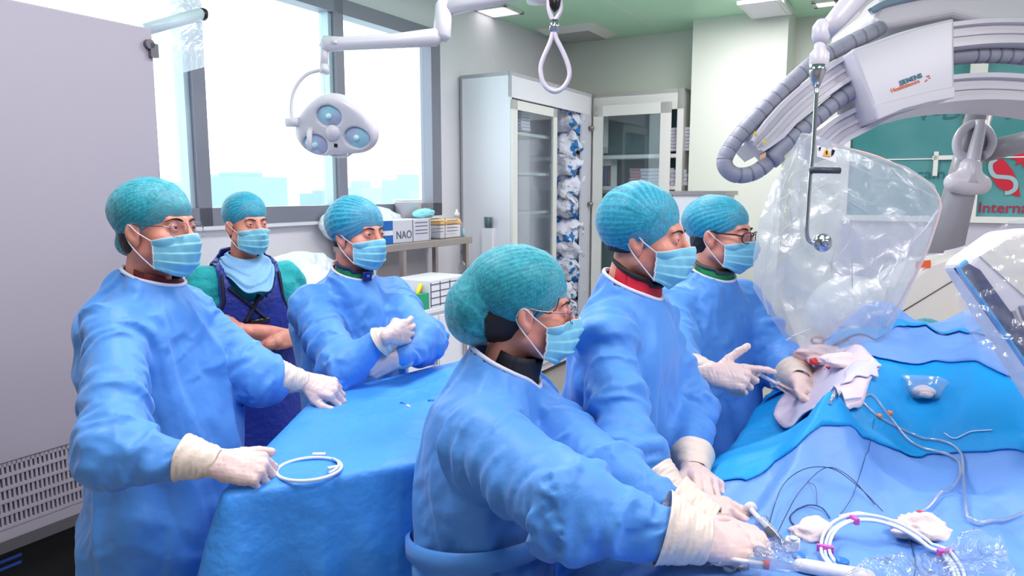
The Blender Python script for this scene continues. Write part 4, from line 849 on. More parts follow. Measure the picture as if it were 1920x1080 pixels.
# creases pressed in the cloth by folding
def ltop(px, py, dz=.004): return onZ(px, py, ZT + .008 + dz)
CLW = mat('catheter_white', S(214, 226, 244), .3); 
c = ltop(580, 879); e1 = ltop(640, 876) - c; rr_ = np.linalg.norm(e1); pts = [c + rr_ * (np.array([math.cos(a), 0, 0]) + np.array([0, math.sin(a) * .98, 0])) for a in np.linspace(0, 2 * math.pi, 60, endpoint=False)]
t = thing('catheter_hoop', c, 'white catheter hoop lying on the instrument table drape', 'catheter hoop')
obj('hoop', tube(pts, .0042, 8, closed=True), CLW, t); pts2 = [c + (rr_ - .006) * np.array([math.cos(a), math.sin(a), 0]) + Z * .005 for a in np.linspace(-.6, .9, 16)]; obj('catheter_end', tube(pts2, .003, 8), CLW, t)
p = ltop(585, 854, .004); obj('tag', boxv(p, [.03, .0, 0], [0, .012, 0], [0, 0, .003]), WHITE, t, smooth=False)
p = ltop(627, 886, .002); obj('hoop_clip', boxv(p - [.012, 0, 0], [.018, .012, 0], [-.006, .008, 0], [0, 0, .01]), CLW, t, smooth=False)
def connector(px, py, ang, L, m1, m2, name, label, cat):
    p = ltop(px, py, .005); d = np.array([math.cos(ang), math.sin(ang), 0]); t = thing(name, p, label, cat)
    obj('barrel', tube([p, p + d * L * .6], .006, 10), m1, t); obj('tip', tube([p + d * L * .6, p + d * L * .65, p + d * L], [.007, .007, .003], 10), m2, t)
PINKC = mat('plastic_pink', S(232, 190, 214), .4); BLUEC = mat('plastic_blue', S(30, 100, 210), .35); GREENC = mat('plastic_green', S(60, 200, 140), .4)
connector(752, 757, -.9, .06, BLUEC, PINKC, 'syringe_tip', 'small pink and blue syringe tip lying on the left drape', 'syringe tip')
connector(803, 753, .5, .045, BLUEC, WHITE, 'connector', 'small blue and white connector near the middle of the left drape', 'connector')
connector(822, 798, -.4, .07, WHITE, GREENC, 'stopcock', 'white stopcock with green tip by the drape edge beside the woman', 'stopcock')
t = thing('tubing', ltop(838, 745), 'thin white looped tube on the left drape beside the woman', 'tubing'); obj('tube_coil', tube([ltop(825, 752), ltop(836, 744), ltop(846, 748), ltop(842, 757), ltop(832, 758), ltop(826, 752)], .0022, 6, spline=5), CLW, t); obj('tube_end', tube([ltop(846, 770), ltop(843, 785), ltop(846, 800)], .004, 8), WHITE, t)

# ---------------------------------------------------------------- patient table and its drapes
VE, VR, UA, UZ = .43, -.62, .85, 3.15
def sst(x, a, b): q = np.clip((x - a) / (b - a), 0, 1); return q * q * (3 - 2 * q)
def hgt(u, v, wr=1.):
    P = np.stack([u, v, 0 * u], -1).reshape(-1, 3)
    h = .985 + .125 * np.exp(-((v - .16) / .13) ** 2) * sst(u, 1.45, 1.84) + .10 * np.exp(-((v + .20) / .17) ** 2) * sst(u, 1.7, 2.1) + .15 * np.exp(-((v + .06) / .36) ** 4) * sst(u, 1.95, 2.45) - .04 * sst(u, 2.75, 3.1)
    h = h - .055 * np.exp(-(((v - .30) / .12) ** 2 + ((u - 2.05) / .22) ** 2))
    n1 = (1 - np.abs(vnoise(P @ np.array([[1, .5, 0], [-.4, 1.3, 0], [0, 0, 1]]), 1.5, 41))).reshape(u.shape); n2 = (1 - np.abs(vnoise(P, 4.2, 43))).reshape(u.shape); n3 = vnoise(P, 2.6, 47).reshape(u.shape)
    n4 = crumple(P, 77, 5, 2.3).reshape(u.shape); n5 = crumple(P, 91, 4, 5).reshape(u.shape)
    for (u0_, v0_), (u1_, v1_), am, wd in RIDGES:
        du, dv = u1_ - u0_, v1_ - v0_; L2 = du * du + dv * dv; t_ = np.clip(((u - u0_) * du + (v - v0_) * dv) / L2, 0, 1); dd = np.hypot(u - u0_ - t_ * du, v - v0_ - t_ * dv)
        h = h + am * np.maximum(0, 1 - dd / wd) ** 1.2 * (1 - .55 * t_)
    return h + wr * (.016 * n1 + .032 * n4 + .008 * n5 + .012)
RIDGES = []
def on_drape(px, py, dz=0.):
    r = ray(px, py); ds = np.linspace(.9, 3.6, 900); P = CAM + ds[:, None] * r; u, v = P @ U, P @ V; ok = (P[:, 2] < hgt(u, v) + dz) & (v < VE) | (P[:, 2] < .9)
    i = np.argmax(ok); return P[i]
uv_ = lambda x, y, z=1.03: tuple(ruv(onZ(x, y, z))[:2])
RIDGES += [(uv_(1545, 822, 1.09), uv_(1385, 985), .050, .075), (uv_(1560, 820, 1.09), uv_(1640, 960), .035, .07), (uv_(1660, 880), uv_(1920, 905), -.045, .08), (uv_(1920, 880), uv_(1790, 1010), .03, .07), (uv_(1450, 900), uv_(1340, 1010), -.03, .06), (uv_(1730, 640, 1.2), uv_(1760, 700, 1.15), .03, .06), (uv_(1880, 650, 1.2), uv_(1800, 770, 1.12), .03, .07)]
t = thing('patient_table', RM(2.0, -.1, 0), 'narrow patient table hidden under the sterile drapes at right', 'table')
bevel(obj('table_board', rbox(UA + .05, 3.35, VR + .12, VE - .03, .86, .90), MEDW, t, smooth=False), .01); obj('table_column', rbox(1.9, 2.5, -.28, .08, 0, .86), MEDW, t, smooth=False)
def sheet(u0, u1, off, drop, skl=None, n=(120, 150), seed=0, near=None, far=None, flare=.03, vr=VR, rd=.0):
    """cloth over the body: falls over the near-side table edge; near/far edges follow v"""
    sk = .42
    def fn(a, b):
        s = b * (VE - vr + drop + rd) - drop      # <0 hanging at the left side, else across the top
        v = np.where(s < 0, VE, np.maximum(VE - s, vr)); ex = np.clip(s - (VE - vr), 0, 9); un = near(v, s) if near else u0 + 0 * a; uf = far(v, s) if far else u1 + 0 * a; u = un + (uf - un) * a
        h = hgt(u, np.minimum(v, VE)); z = h + off - ex; dn = np.clip(-s, 0, 2); f = np.clip(dn / .25, 0, 1)
        rnd = .05; z = np.where(s < 0, z - np.maximum(dn - .0, 0), z); edge = np.clip(s / .12, 0, 1); z = z - .03 * (1 - edge) ** 2 * (s >= 0) - .03 * (s < 0)
        wv = (1 - np.abs(np.sin(u * 7.5 + 1.4 * np.sin(u * 3 + seed)))) ** 1.1 + .3 * np.sin(u * 21 + dn * 3)
        out = f * (wv * .035 * (.3 + dn)) + dn * flare + .012 * f * vnoise(np.stack([u, dn, 0 * u], -1).reshape(-1, 3), 4, seed + 3).reshape(u.shape) + off * (s < 0)
        vv = v - .10 * ex - .02 * np.sin(u * 22) * np.clip(ex * 6, 0, 1) + out * (s < 0) + .02 * (1 - edge) * 0
        return u[..., None] * U + vv[..., None] * V + z[..., None] * Z
    return grid(fn, *n)
def edge_line(px):
    q = np.array([ruv(on_drape(x, y))[:2] for x, y in px]); q = q[np.argsort(-q[:, 1])]; return lambda v, s: np.interp(-v, -q[:, 1], q[:, 0])
nearc = edge_line([(1400, 905), (1450, 870), (1490, 845), (1540, 803), (1581, 806), (1632, 826), (1682, 849), (1740, 853), (1800, 851), (1860, 848), (1918, 850)])
farc = edge_line([(1500, 660), (1605, 681), (1650, 683), (1703, 693), (1750, 690), (1800, 694), (1860, 708), (1918, 731)])
o = obj('patient_drape', sheet(UA, UZ, 0, .62, seed=1, n=(170, 190), rd=.5), DRAPE_LT); tagit(o, 'pale blue sterile drape over the patient, lowest and largest layer', 'drape'); subsurf(o, 1)
o = obj('patient_drape', sheet(1.7, 2.7, .006, .60, seed=1, near=nearc, far=lambda v, s: 2.75 + 0 * v, n=(90, 150)), DRAPE_CY); tagit(o, 'bright cyan sterile drape across the patient at mid height', 'drape'); mod(o, 'SOLIDIFY', thickness=.003, offset=1)
o = obj('patient_drape', sheet(2.2, 3.05, .014, .0, seed=1, near=lambda v, s: farc(v, s) + .01, far=lambda v, s: 3.05 + 0 * v, n=(70, 110), vr=VR), DRAPE_LT); tagit(o, 'upper pale blue drape over the patient chest, nearest the shield', 'drape'); mod(o, 'SOLIDIFY', thickness=.003, offset=1)
topn = edge_line([(1560, 660), (1640, 650), (1700, 622), (1800, 632), (1860, 650), (1918, 672)])
o = obj('patient_drape', sheet(2.4, 2.6, .022, .0, seed=1, near=topn, far=lambda v, s: topn(v, s) + .07 + .02 * np.sin(v * 25), n=(20, 110)), DRAPE_CY); tagit(o, 'narrow cyan strip of drape lying across the patient chest', 'drape'); mod(o, 'SOLIDIFY', thickness=.003, offset=1)
# ---------------------------------------------------------------- heads
def head_sdf(P):
    A = np.abs(P[:, :1]); Q = np.concatenate([A, P[:, 1:]], 1).astype(np.float32)
    d = ell(Q, (0, -.018, .043), (.075, .093, .080))
    d = smin(d, ell(Q, (0, .022, -.026), (.060, .066, .084)), .03)
    d = smin(d, rc(Q, (.050, -.005, -.062), (.0, .060, -.100), .018, .018), .03)
    d = smin(d, rc(Q, (.0, .080, .018), (.036, .070, .020), .012, .011), .012)
    d = smin(d, ell(Q, (.040, .052, -.030), (.025, .028, .022)), .018)
    d = smax(d, -ell(Q, (.0325, .101, .0), (.019, .017, .0125)), .010)
    d = smin(d, rc(Q, (0, .088, .004), (0, .110, -.036), .0075, .0115), .012)
    d = smin(d, rc(Q, (.010, .098, -.040), (.012, .094, -.040), .008, .007), .006)
    d = smin(d, ell(Q, (0, .088, -.066), (.024, .012, .011)), .01)
    lid = np.linalg.norm(Q - np.array([.0325, .0745, 0], np.float32), axis=1) - .0142
    d = smin(d, lid, .004)
    d = smax(d, -ell(Q, (.0325, .091, -.0005), (.0135, .012, .0030)), .0015)
    # ears
    e = Q - np.array([.078, -.010, -.014], np.float32); c, s = math.cos(.35), math.sin(.35)
    ex = e[:, 0] * c + e[:, 1] * s; ey = -e[:, 0] * s + e[:, 1] * c; E = np.stack([ex, ey, e[:, 2]], 1)
    ear = ell(E, (0, 0, .004), (.0075, .019, .026)); ear = smin(ear, ell(E, (-.001, .006, -.020), (.006, .010, .013)), .008)
    ear = smax(ear, -ell(E, (.010, .004, .004), (.008, .011, .017)), .004)
    return smin(d, ear, .007)
def face_dir(px, theta):                   # facing: theta degrees turned to the picture's right from looking at the camera
    a = math.atan2((px - 960) / FPX, 1.0); t = np.array([-math.sin(a), -math.cos(a), 0]); r = np.array([math.cos(a), -math.sin(a), 0])
    return math.cos(R(theta)) * t + math.sin(R(theta)) * r
def hframe(o, f, pitch=0, roll=0):
    f = nrm(f); r = nrm(np.cross(f, Z)); f2 = f * math.cos(R(pitch)) + Z * math.sin(R(pitch)); u = np.cross(r, f2)
    r2 = r * math.cos(R(roll)) + u * math.sin(R(roll)); u2 = np.cross(r2, f2)
    return Fr(o, r2, f2, u2)
def build_head(root, H, s, neck, npx, chest, extra=None, hair=None, h=.0032, ear_tint=True):
    nl = H.loc(neck) / s
    def f(P):
        P = P / s
        d = head_sdf(P)
        d = smin(d, rc(P, (0, -.030, -.055), nl, .050 * npx, .057 * npx), .02)
        return d * s
    V1, F1 = surfnet(f, np.array([-.1, -.13, -.125]) * s + np.minimum(0, nl * .3), np.array([.1, .13, .13]) * s, h)
    lo = np.minimum(nl * s - .08, [-.1, -.13, -.125]); hi = np.maximum(nl * s + .08, [.1, .13, .13])
    V1, F1 = surfnet(f, lo, hi, h)
    parts = [(H.to(V1), F1)] + (extra or [])
    o = obj('body', join(*parts), SKIN, root)
    for sx in (-1, 1):
        c = np.array([.0325 * sx, .0738, -.0004]) * s
        e = obj('eye', lathe([(.0001, -.0124), (.006, -.011), (.0105, -.0066), (.0124, 0), (.0105, .0066), (.006, .011), (.0001, .0124)], H.to(c * 1), H.M[1], 16), EYEW, root)
        obj('iris', lathe([(.0058, .0108), (.0045, .0122), (.0001, .0131)], H.to(c), H.M[1], 16), IRIS, e)
        pts = [H.to(np.array([x * sx, y, z]) * s) for x, y, z in ((.012, .0900, .0165), (.024, .0890, .0215), (.036, .0830, .0225), (.051, .0700, .016))]
        obj('eyebrow', tube(pts, [.0026, .0042, .0036, .001], 6, spline=4, flat=.6), BROW, root)
    return f
def build_hair(root, H, s, zf=.05, zb=-.09, side=.012, extra=None):
    def f(P):
        P = P / s; A = np.concatenate([np.abs(P[:, :1]), P[:, 1:]], 1)
        d = ell(A, (0, -.022, .043), (.0785, .0965, .084)); d = smin(d, ell(A, (0, -.05, -.03), (.060, .055, .055)), .03)
        if extra is not None: d = smin(d, extra(P), .03)
        d = d + .0012 * np.sin(P[:, 0] * 900 + P[:, 2] * 300)
        cut = -(A[:, 2] - (zf - .0)) ; line = np.where(A[:, 1] > .045, .095 - A[:, 2], np.where(A[:, 1] > -.012 + side * 0, (zf - .075 * np.clip((.045 - A[:, 1]) / .05, 0, 1)) - A[:, 2], zb - A[:, 2]))
        return smax(d, line, .006) * s
    V1, F1 = surfnet(f, np.array([-.11, -.17, -.13]) * s, np.array([.11, .1, .16]) * s, .004)
    return obj('hair', (H.to(V1), F1), HAIR, root)
def build_cap(root, H, s, zf=.060, zb=-.050, gather=(0, .1, .045), ellz=None, amp=.0022, npl=34, m=CAPM, seed=1, band=.0, side=0.0):
    ells = ellz or [((0, -.022, .050), (.087, .108, .090))]
    k = (zf - zb) / .19; e1 = nrm([0, 1, k]); n = nrm([0, -k, 1]); e2 = np.array([1., 0, 0])
    C = np.array([0, -.012, zb + k * (.088)]); G = nrm(gather)
    g1 = nrm(np.cross(G, [0.3, -.2, 1])); g2 = np.cross(G, g1)
    NU, NV = 300, 64; PL = []
    def fn(a, b):
        ph = a * 2 * math.pi; al = -.26 + b ** 1.1 * (math.pi / 2 + .26 - .0001)
        D = (np.cos(al) * np.cos(ph))[..., None] * e1 + (np.cos(al) * np.sin(ph))[..., None] * e2 + np.sin(al)[..., None] * n
        rad = np.zeros(a.shape)
        for c, r in ells:
            c = np.array(c); r = np.array(r); o = (C - c) / r; d = D / r
            A_ = (d * d).sum(-1); B_ = (d * o).sum(-1); C_ = (o * o).sum() - 1
            disc = np.maximum(B_ * B_ - A_ * C_, 0); rr = np.where(B_ * B_ - A_ * C_ > 0, (-B_ + np.sqrt(disc)) / A_, 0); rad = np.maximum(rad, rr) if rad.max() == 0 else smax(rad, rr, .03)
        P = C + D * rad[..., None]
        q = P - np.array([0, -.015, .03]); gx, gy, gz = q @ g1, q @ g2, q @ G; psi = np.arctan2(gy, gx)
        dist = np.sqrt(gx * gx + gy * gy); ql = vnoise(P.reshape(-1, 3), 9, seed).reshape(a.shape); q2 = vnoise(P.reshape(-1, 3), 26, seed + 3).reshape(a.shape); q0 = vnoise(P.reshape(-1, 3), 3.5, seed + 6).reshape(a.shape)
        pl = 1 - np.abs(np.sin(npl / 2 * psi + q0 * 2.2)) ** .4
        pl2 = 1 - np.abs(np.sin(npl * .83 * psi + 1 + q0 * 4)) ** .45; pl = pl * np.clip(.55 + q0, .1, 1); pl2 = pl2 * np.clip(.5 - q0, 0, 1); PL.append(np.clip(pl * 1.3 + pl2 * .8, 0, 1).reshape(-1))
        fall = np.clip(dist / .03, 0, 1) * np.clip(1.2 - b, .25, 1)
        disp = amp * (1.1 * pl + .6 * pl2 - .3) * fall + ql * .0018 + q2 * .0004
        # gather pinch
        pin = np.exp(-(((P - G * .1 - np.array([0, -.015, .03])) ** 2).sum(-1)) / .02 ** 2); disp -= .008 * pin * .6
        # elastic band: pull the lowest rows in to the head, ruffled
        t = np.clip(b / .085, 0, 1); ruf = .0016 * np.sin(ph * 46 + ql * 3) * (1 - t)
        rr = rad + disp; rb = rad - .012 + ruf + band
        r = rb * (1 - t ** .6) + rr * t ** .6
        r = np.where(b < .02, r - .004, r)
        return H.to((C + D * r[..., None]).reshape(-1, 3) * s).reshape(a.shape + (3,))
    P, F = grid(fn, NU, NV)
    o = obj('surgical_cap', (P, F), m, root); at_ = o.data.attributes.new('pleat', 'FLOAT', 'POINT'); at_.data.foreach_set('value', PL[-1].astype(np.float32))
    ring = P.reshape(NU, NV, 3)[:-1, 3]; el = obj('elastic_band', tube(ring[::2], .0042 * s, 6, closed=True), CAPE, o)
    return o
def build_mask(root, H, s, hs, dz=0, side=1, m=None, ear=None, seed=0, loops=(-1, 1)):
    NU, NV = 61, 41
    def fn(u, v):
        a = (u - .5) * 2 * R(74); ca, sa = np.cos(a), np.sin(a); w = np.abs(sa)
        zt = -.016 - .016 * w ** 1.5; zb = -.128 + .026 * w ** 2
        z = zt + (zb - zt) * v
        bul = .010 * np.sin(np.pi * np.clip(v, 0, 1)) * ca
        nose = .024 * np.exp(-(a / .30) ** 2) * np.exp(-((v - .12) / .40) ** 2)
        y = .018 + (.082 + bul) * ca + nose - .030 * np.clip(v - .72, 0, 1) / .28 * ca ** 2
        x = (.067 + .004 * np.sin(v * 3.1)) * sa
        pl = (v * 4.2 + .15) % 1.0; y = y + (.0060 * (1 - pl) - .003) * np.clip(1.25 - w ** 4, 0, 1) * np.clip((1 - v) * 8, 0, 1) * np.clip(v * 8, 0, 1)
        y = y + .0012 * np.sin(a * 17 + v * 9 + seed) * (1 - .5 * w)
        return np.stack([x, y, z + dz], -1)
    P, F = grid(fn, NU, NV)
    for _ in range(3):
        d = head_sdf(P.astype(np.float32)); q = d < .0035
        if q.any(): P[q] += grad(head_sdf, P[q].astype(np.float32)) * (.0035 - d[q])[:, None]
    o = obj('face_mask', (H.to(P * s), F), m or MASK, root); mod(o, 'SOLIDIFY', thickness=.0012, offset=1)
    G = P.reshape(NU, NV, 3)
    e = join(tube(H.to(G[0] * s), .0022, 6), tube(H.to(G[-1] * s), .0022, 6), tube(H.to(G[:, 0] * s), .0014, 6))
    obj('mask_edge', e, WHITE, o)
    for sx in loops:
        g = G[0] if sx < 0 else G[-1]
        t = np.array([sx * .084, -.016, .010]); b = np.array([sx * .082, -.018, -.036]); bk = np.array([sx * .078, -.030, -.012])
        m1 = (g[1] + t) / 2 + [sx * .006, 0, 0]; m2 = (g[-2] + b) / 2 + [sx * .005, 0, 0]
        obj('ear_loop', tube(H.to(np.array([g[1], m1, t, bk, b, m2, g[-2]]) * s), .0016, 6, spline=6), WHITE, o)
    return o
def build_glasses(root, H, s, m, r=.0011, w=.026, hh=.019, half=False, temple=.0016, label=None):
    g = None; rims = []
    L = []
    for sx in (-1, 1):
        c = np.array([sx * .034, .101, -.006]); pts = []
        for k in range(24):
            t = 2 * math.pi * k / 24; ct, st = math.cos(t), math.sin(t); q = 3.2
            x = w * math.copysign(abs(ct) ** (2 / q), ct); z = hh * math.copysign(abs(st) ** (2 / q), st)
            pts.append(c + [x, -.010 * (max(0, x * sx) / w) ** 2, z])
        L.append(np.array(pts)); rims.append(tube(H.to(np.array(pts) * s), r, 6, closed=True))
        hinge = c + [sx * w, -.010, .006]
        rims.append(tube(H.to(np.array([hinge, [sx * .070, .075, .004], [sx * .077, .02, .006], [sx * .080, -.008, .010], [sx * .079, -.03, -.012]]) * s), temple, 6, spline=4))
    rims.append(tube(H.to(np.array([[-.009, .102, .000], [0, .107, .003], [.009, .102, .000]]) * s), r, 6, spline=4))
    g = obj('glasses', join(*rims), m, root, label=label)
    for pts in L:
        P = H.to(pts * s); c = P.mean(0); obj('lens', (np.vstack([P, c]), [(k, (k + 1) % 24, 24) for k in range(24)]), LENS, g)
    return g
# ---------------------------------------------------------------- hands
FING = {'i': ((.027, .086, .0), (.043, .026, .021), .0092, .10), 'm': ((.007, .091, .002), (.047, .030, .022), .0095, .02),
        'r': ((-.013, .086, .0), (.043, .028, .021), .0090, -.06), 'p': ((-.031, .076, -.003), (.034, .021, .019), .0080, -.16)}
def hand_mesh(curl, thumb=None, h=.0024, k=.006, glove=.0010, arm=.032, spread=1.0):
    """curl: for i, m, r, p the three joint bends in degrees; thumb: its four points"""
    segs = []
    for key, (b, L, r, sp) in FING.items():
        p = np.array(b); a = 0; sp = sp * spread
        for q in range(3):
            a += R(curl[key][q]); d = np.array([math.sin(sp) * math.cos(a), math.cos(sp) * math.cos(a), -math.sin(a)])
            e = p + d * L[q]; segs.append((p, e, r * (1 - .08 * q) + glove, r * (1 - .08 * (q + 1)) - (.0006 if q == 2 else 0) + glove, key)); p = e
    th = thumb or ((.020, .020, -.006), (.044, .048, -.014), (.056, .078, -.018), (.058, .104, -.018))
    def f(P):
        d = None
        for b, wx in (((.027, .086, 0), .017), ((.007, .091, .002), .006), ((-.013, .086, 0), -.006), ((-.031, .076, -.003), -.016)):
            q = rc(P, (wx, .0, -.001), (b[0], b[1], b[2] - .002), .0165 + glove, .0118 + glove); d = q if d is None else smin(d, q, .014)
        d = smin(d, rc(P, (.016, .022, -.010), (.036, .045, -.012), .017, .014), .012)
        d = smin(d, rc(P, (-.022, .02, -.010), (-.028, .055, -.010), .014, .011), .012)
        fs = {}
        for a, b, r1, r2, key in segs:
            q = rc(P, a, b, r1, r2); fs[key] = q if key not in fs else smin(fs[key], q, .003)
        for q in fs.values(): d = smin(d, q, k)
        t = rc(P, th[0], th[1], .0155, .0125 + glove); t = smin(t, rc(P, th[1], th[2], .0118 + glove, .0105 + glove), .004); t = smin(t, rc(P, th[2], th[3], .0108 + glove, .0088 + glove), .003)
        d = smin(d, t, .009)
        Q = P * np.array([1, 1, 1.25], np.float32)
        d = smin(d, rc(Q, (0, -arm, 0), (0, .004, 0), .024, .0255), .015)
        return d
    pts = np.array([s[1] for s in segs] + list(th) + [(-.05, -arm - .02, -.03), (.05, .1, .025)])
    Vv, F = surfnet(f, pts.min(0) - .022, pts.max(0) + .022, h)
    Vv = Vv + (grad(f, Vv.astype(np.float32)) * (.0007 * vnoise(Vv, 30, 3) + .0004 * vnoise(Vv, 75, 9))[:, None])
    return Vv, F
CURLS = {
    'relax': dict(i=(25, 30, 18), m=(32, 36, 20), r=(38, 38, 22), p=(40, 38, 24)),
    'loose': dict(i=(48, 62, 30), m=(54, 66, 30), r=(58, 68, 32), p=(62, 66, 32)),
    'fist': dict(i=(62, 88, 45), m=(70, 92, 45), r=(74, 92, 45), p=(76, 88, 45)),
    'hold': dict(i=(35, 55, 25), m=(55, 62, 30), r=(66, 70, 34), p=(70, 70, 34)),
    'point': dict(i=(12, 12, 8), m=(52, 66, 34), r=(62, 74, 36), p=(64, 72, 36)),
    'flat': dict(i=(12, 14, 8), m=(14, 16, 9), r=(16, 18, 10), p=(20, 20, 12))}
HC = {}
def place_hand(root, Wp, d, dorsal, side, curl='relax', thumb=None, name='glove', m=None, s=1.0, cuff=True, elbow=None, label=None, cufflen=.08, cw=1.0):
    """wrist point, direction of the fingers, normal of the back of the hand; side R or L"""
    key = (str(curl), str(thumb))
    if key not in HC: HC[key] = hand_mesh(CURLS[curl] if isinstance(curl, str) else curl, thumb)
    Vv, F = HC[key]; Vv = Vv.copy(); F = F.copy()
    d = nrm(d); n = np.asarray(dorsal, float); n = nrm(n - d * d.dot(n)); r = np.cross(d, n)   # x axis
    if side == 'R': Vv[:, 0] *= -1; F = F[:, ::-1]      # thumb on the other side
    P = np.asarray(Wp) + (Vv * s) @ np.stack([r, d, n])
    if name is None: return P, F
    o = obj(name, (P, F), m or GLOVE, root, label=label)
    if cuff:
        el = np.asarray(elbow); ax = nrm(el - Wp); L = cufflen; a0 = np.asarray(Wp) + d * .004
        x = nrm(np.cross(ax, n)); y = np.cross(ax, x)
        def fn(a, b):
            ph = a * 2 * math.pi; l = b * L; w = (.031 + .020 * b) * cw + .0016 * np.sin(ph * 3 + b * 13) + .0012 * np.sin(b * 40 + ph * 2) + .002 * (b > .93) - .002 * (b < .06)
            z = (.028 + .021 * b) * cw + .0012 * np.sin(ph * 5 + b * 19) + .001 * np.sin(b * 55)
            return a0 + l[..., None] * ax + (w * np.cos(ph))[..., None] * x + (z * np.sin(ph))[..., None] * y
        c = obj('glove_cuff', grid(fn, 40, 26), CUFF, o); mod(c, 'SOLIDIFY', thickness=.0015)
        mod(c, 'WELD', merge_threshold=.0003)
    return o
# ---------------------------------------------------------------- garments
PZ = np.array([.06, .03, 0, -.03, -.06, -.10, -.16, -.26, -.40, -.52, -.64, -.80, -1.0, -1.25, -1.7])
PWD = np.array([.060, .070, .090, .130, .165, .185, .195, .198, .196, .198, .212, .228, .240, .255, .275])
PDP = np.array([.060, .070, .082, .095, .106, .116, .128, .136, .134, .134, .142, .155, .168, .185, .205])
def torso_fn(B, wide=1., deep=1., lean=0., leanx=0., belly=0., hem=-1.05, flare=0., hump=0.):
    def f(P):
        q = ((P - B.o) @ B.M.T).astype(np.float32); z = q[:, 2]
        w = np.interp(z[::-1] * 0 + z, PZ[::-1], PWD[::-1]) * wide; dp = np.interp(z, PZ[::-1], PDP[::-1]) * deep
        bl = belly * np.exp(-((z + .48) / .2) ** 2); fl = flare * np.clip((-.5 - z) / .6, 0, 1); dp = dp + bl * .5 + fl; w = w + fl
        cx = leanx * z; cy = lean * z + bl * .5 - hump * np.exp(-((z + .10) / .1) ** 2) - .01
        x = (q[:, 0] - cx) / w; y = (q[:, 1] - cy) / dp; k = np.sqrt(x * x + y * y) + 1e-6
        # a squarer section than an ellipse
        d = (k - 1) * np.minimum(w, dp) * .92
        d = smax(d, z - .055, .03); d = np.maximum(d, hem - z)
        return d
    return f
def gown(root, B, tk, arms, seed=1, h=.0115, hem=-1.05, m=GOWN, name='surgical_gown', stretch=(1.015, 1.03), it=40, sleeve=(.074, .072, .036), neck=.075, nd=.0, loose=.016, ring=True, ringm=None, fold=1.0, grav=-.00007, belt=None, extra=None, k=.03, label=None):
    T = torso_fn(B, hem=hem, **tk)
    A_ = [[np.asarray(q, float) for q in a[:3]] + [a[3] if len(a) > 3 else None] for a in arms]
    for a in A_:
        if ring: a[2] = a[2] + nrm(a[1] - a[2]) * .022
    def armd(P, g=0.):
        d = None
        for a in A_:
            sh, elb, wr = a[:3]; s1 = a[3] or sleeve
            q = smin(smin(rc(P, sh, elb, s1[0] + g, s1[1] + g), rc(P, elb, wr, s1[1] + g, s1[2] + g), .035), rc(P, B.to((0, -.01, -.085)), sh, .06 + g, s1[0] + g), .03); d = q if d is None else np.minimum(d, q)
        return d
    def outer(P):
        d = smin(T(P), armd(P), k)
        if extra is not None: d = smin(d, extra(P), .05)
        return d
    def inner(P):
        d = smin(T(P) + loose, armd(P, -loose * .9), k)
        if extra is not None: d = smin(d, extra(P) + loose, .05)
        return d
    pts = np.array([q for a in A_ for q in a[:3]] + [B.to((.3, .2, .08)), B.to((-.3, -.2, .08)), B.to((-.3, .25, hem - .02)), B.to((.3, -.25, hem - .02))])
    Vv, F = surfnet(outer, pts.min(0) - .11, pts.max(0) + .11, h)
    Vv = laplace(Vv, F, 2)
    q = B.loc(Vv); rr = np.hypot(q[:, 0] / neck, (q[:, 1] - .012) / neck)
    kill = ((rr < 1) & (q[:, 2] > -.09)) | (q[:, 2] < hem + h * .9)
    for a in A_: # open cuff end
        pass
    keep = ~kill[F].any(1); F = F[keep]; used = np.unique(F); mp = -np.ones(len(Vv), int); mp[used] = np.arange(len(used)); Vv = Vv[used]; F = mp[F]
    q = B.loc(Vv); pin = (np.hypot(q[:, 0] / neck, (q[:, 1] - .012) / neck) < 1.14) & (q[:, 2] > -.12)
    for a in A_: pin |= np.linalg.norm(Vv - a[2], axis=1) < .052
    def an(mid, d):
        ad = armd(mid); t = np.clip((.02 - ad) / .04, 0, 1); l = np.linalg.norm(d, axis=1); vert = np.abs(d[:, 2]) / l
        return stretch[0] + (stretch[1] - stretch[0]) * t + .02 * (1 - vert) * (1 - t) + .015 * vnoise(mid, 2.2, seed + 9)
    # folds: long ones down the body, short slanting ones across the sleeves
    lc = B.loc(Vv); at = np.clip((.03 - armd(Vv.astype(np.float32))) / .045, 0, 1)
    def ridge(Q, sd): n1 = np.abs(vnoise(Q, 1.0, sd)); return np.maximum(1 - 1.5 * n1 / (n1 + .35) * 1.25, -.3)
    ft = .55 + .55 * crumple(lc * [5.0, 5.0, 1.7], seed + 20, 3) + .45 * crumple(lc * [3.2, 3.2, 3.4], seed + 31, 3)
    best = np.full(len(Vv), 9.); fa = np.zeros(len(Vv))
    for a in A_:
        for p0, p1 in ((a[0], a[1]), (a[1], a[2])):
            ax = nrm(p1 - p0); d_ = Vv - p0; t_ = d_ @ ax; perp = np.linalg.norm(d_ - np.clip(t_, 0, np.linalg.norm(p1 - p0))[:, None] * ax, axis=1)
            Q = d_ * 4.2 + ax * (t_ * 4.6)[:, None] + np.cross(ax, [.3, .5, .8]) * (t_ * 3.0)[:, None]; v_ = .5 + .75 * crumple(Q * 1.15, seed + 50, 3) + .3 * crumple(Q * 2.2, seed + 57, 3)
            q_ = perp < best; fa[q_] = v_[q_]; best[q_] = perp[q_]
    nv = grad(outer, Vv.astype(np.float32)); amp = fold * ((1 - at) * (ft - .55) * .036 + at * (fa - .5) * .030); wd = np.min([np.linalg.norm(Vv - a[2], axis=1) for a in A_], axis=0); amp = np.where(pin, amp * .2, amp) * np.clip((wd - .04) / .10, 0, 1)
    Vv = Vv + nv * amp[:, None]
    X = relax(Vv, F, inner, it=it, pin=pin, seed=seed, aniso=an, stiff=.012, grav=grav, jit=.001)
    o = obj(name, (X, F), m, root, label=label); subsurf(o, 1)
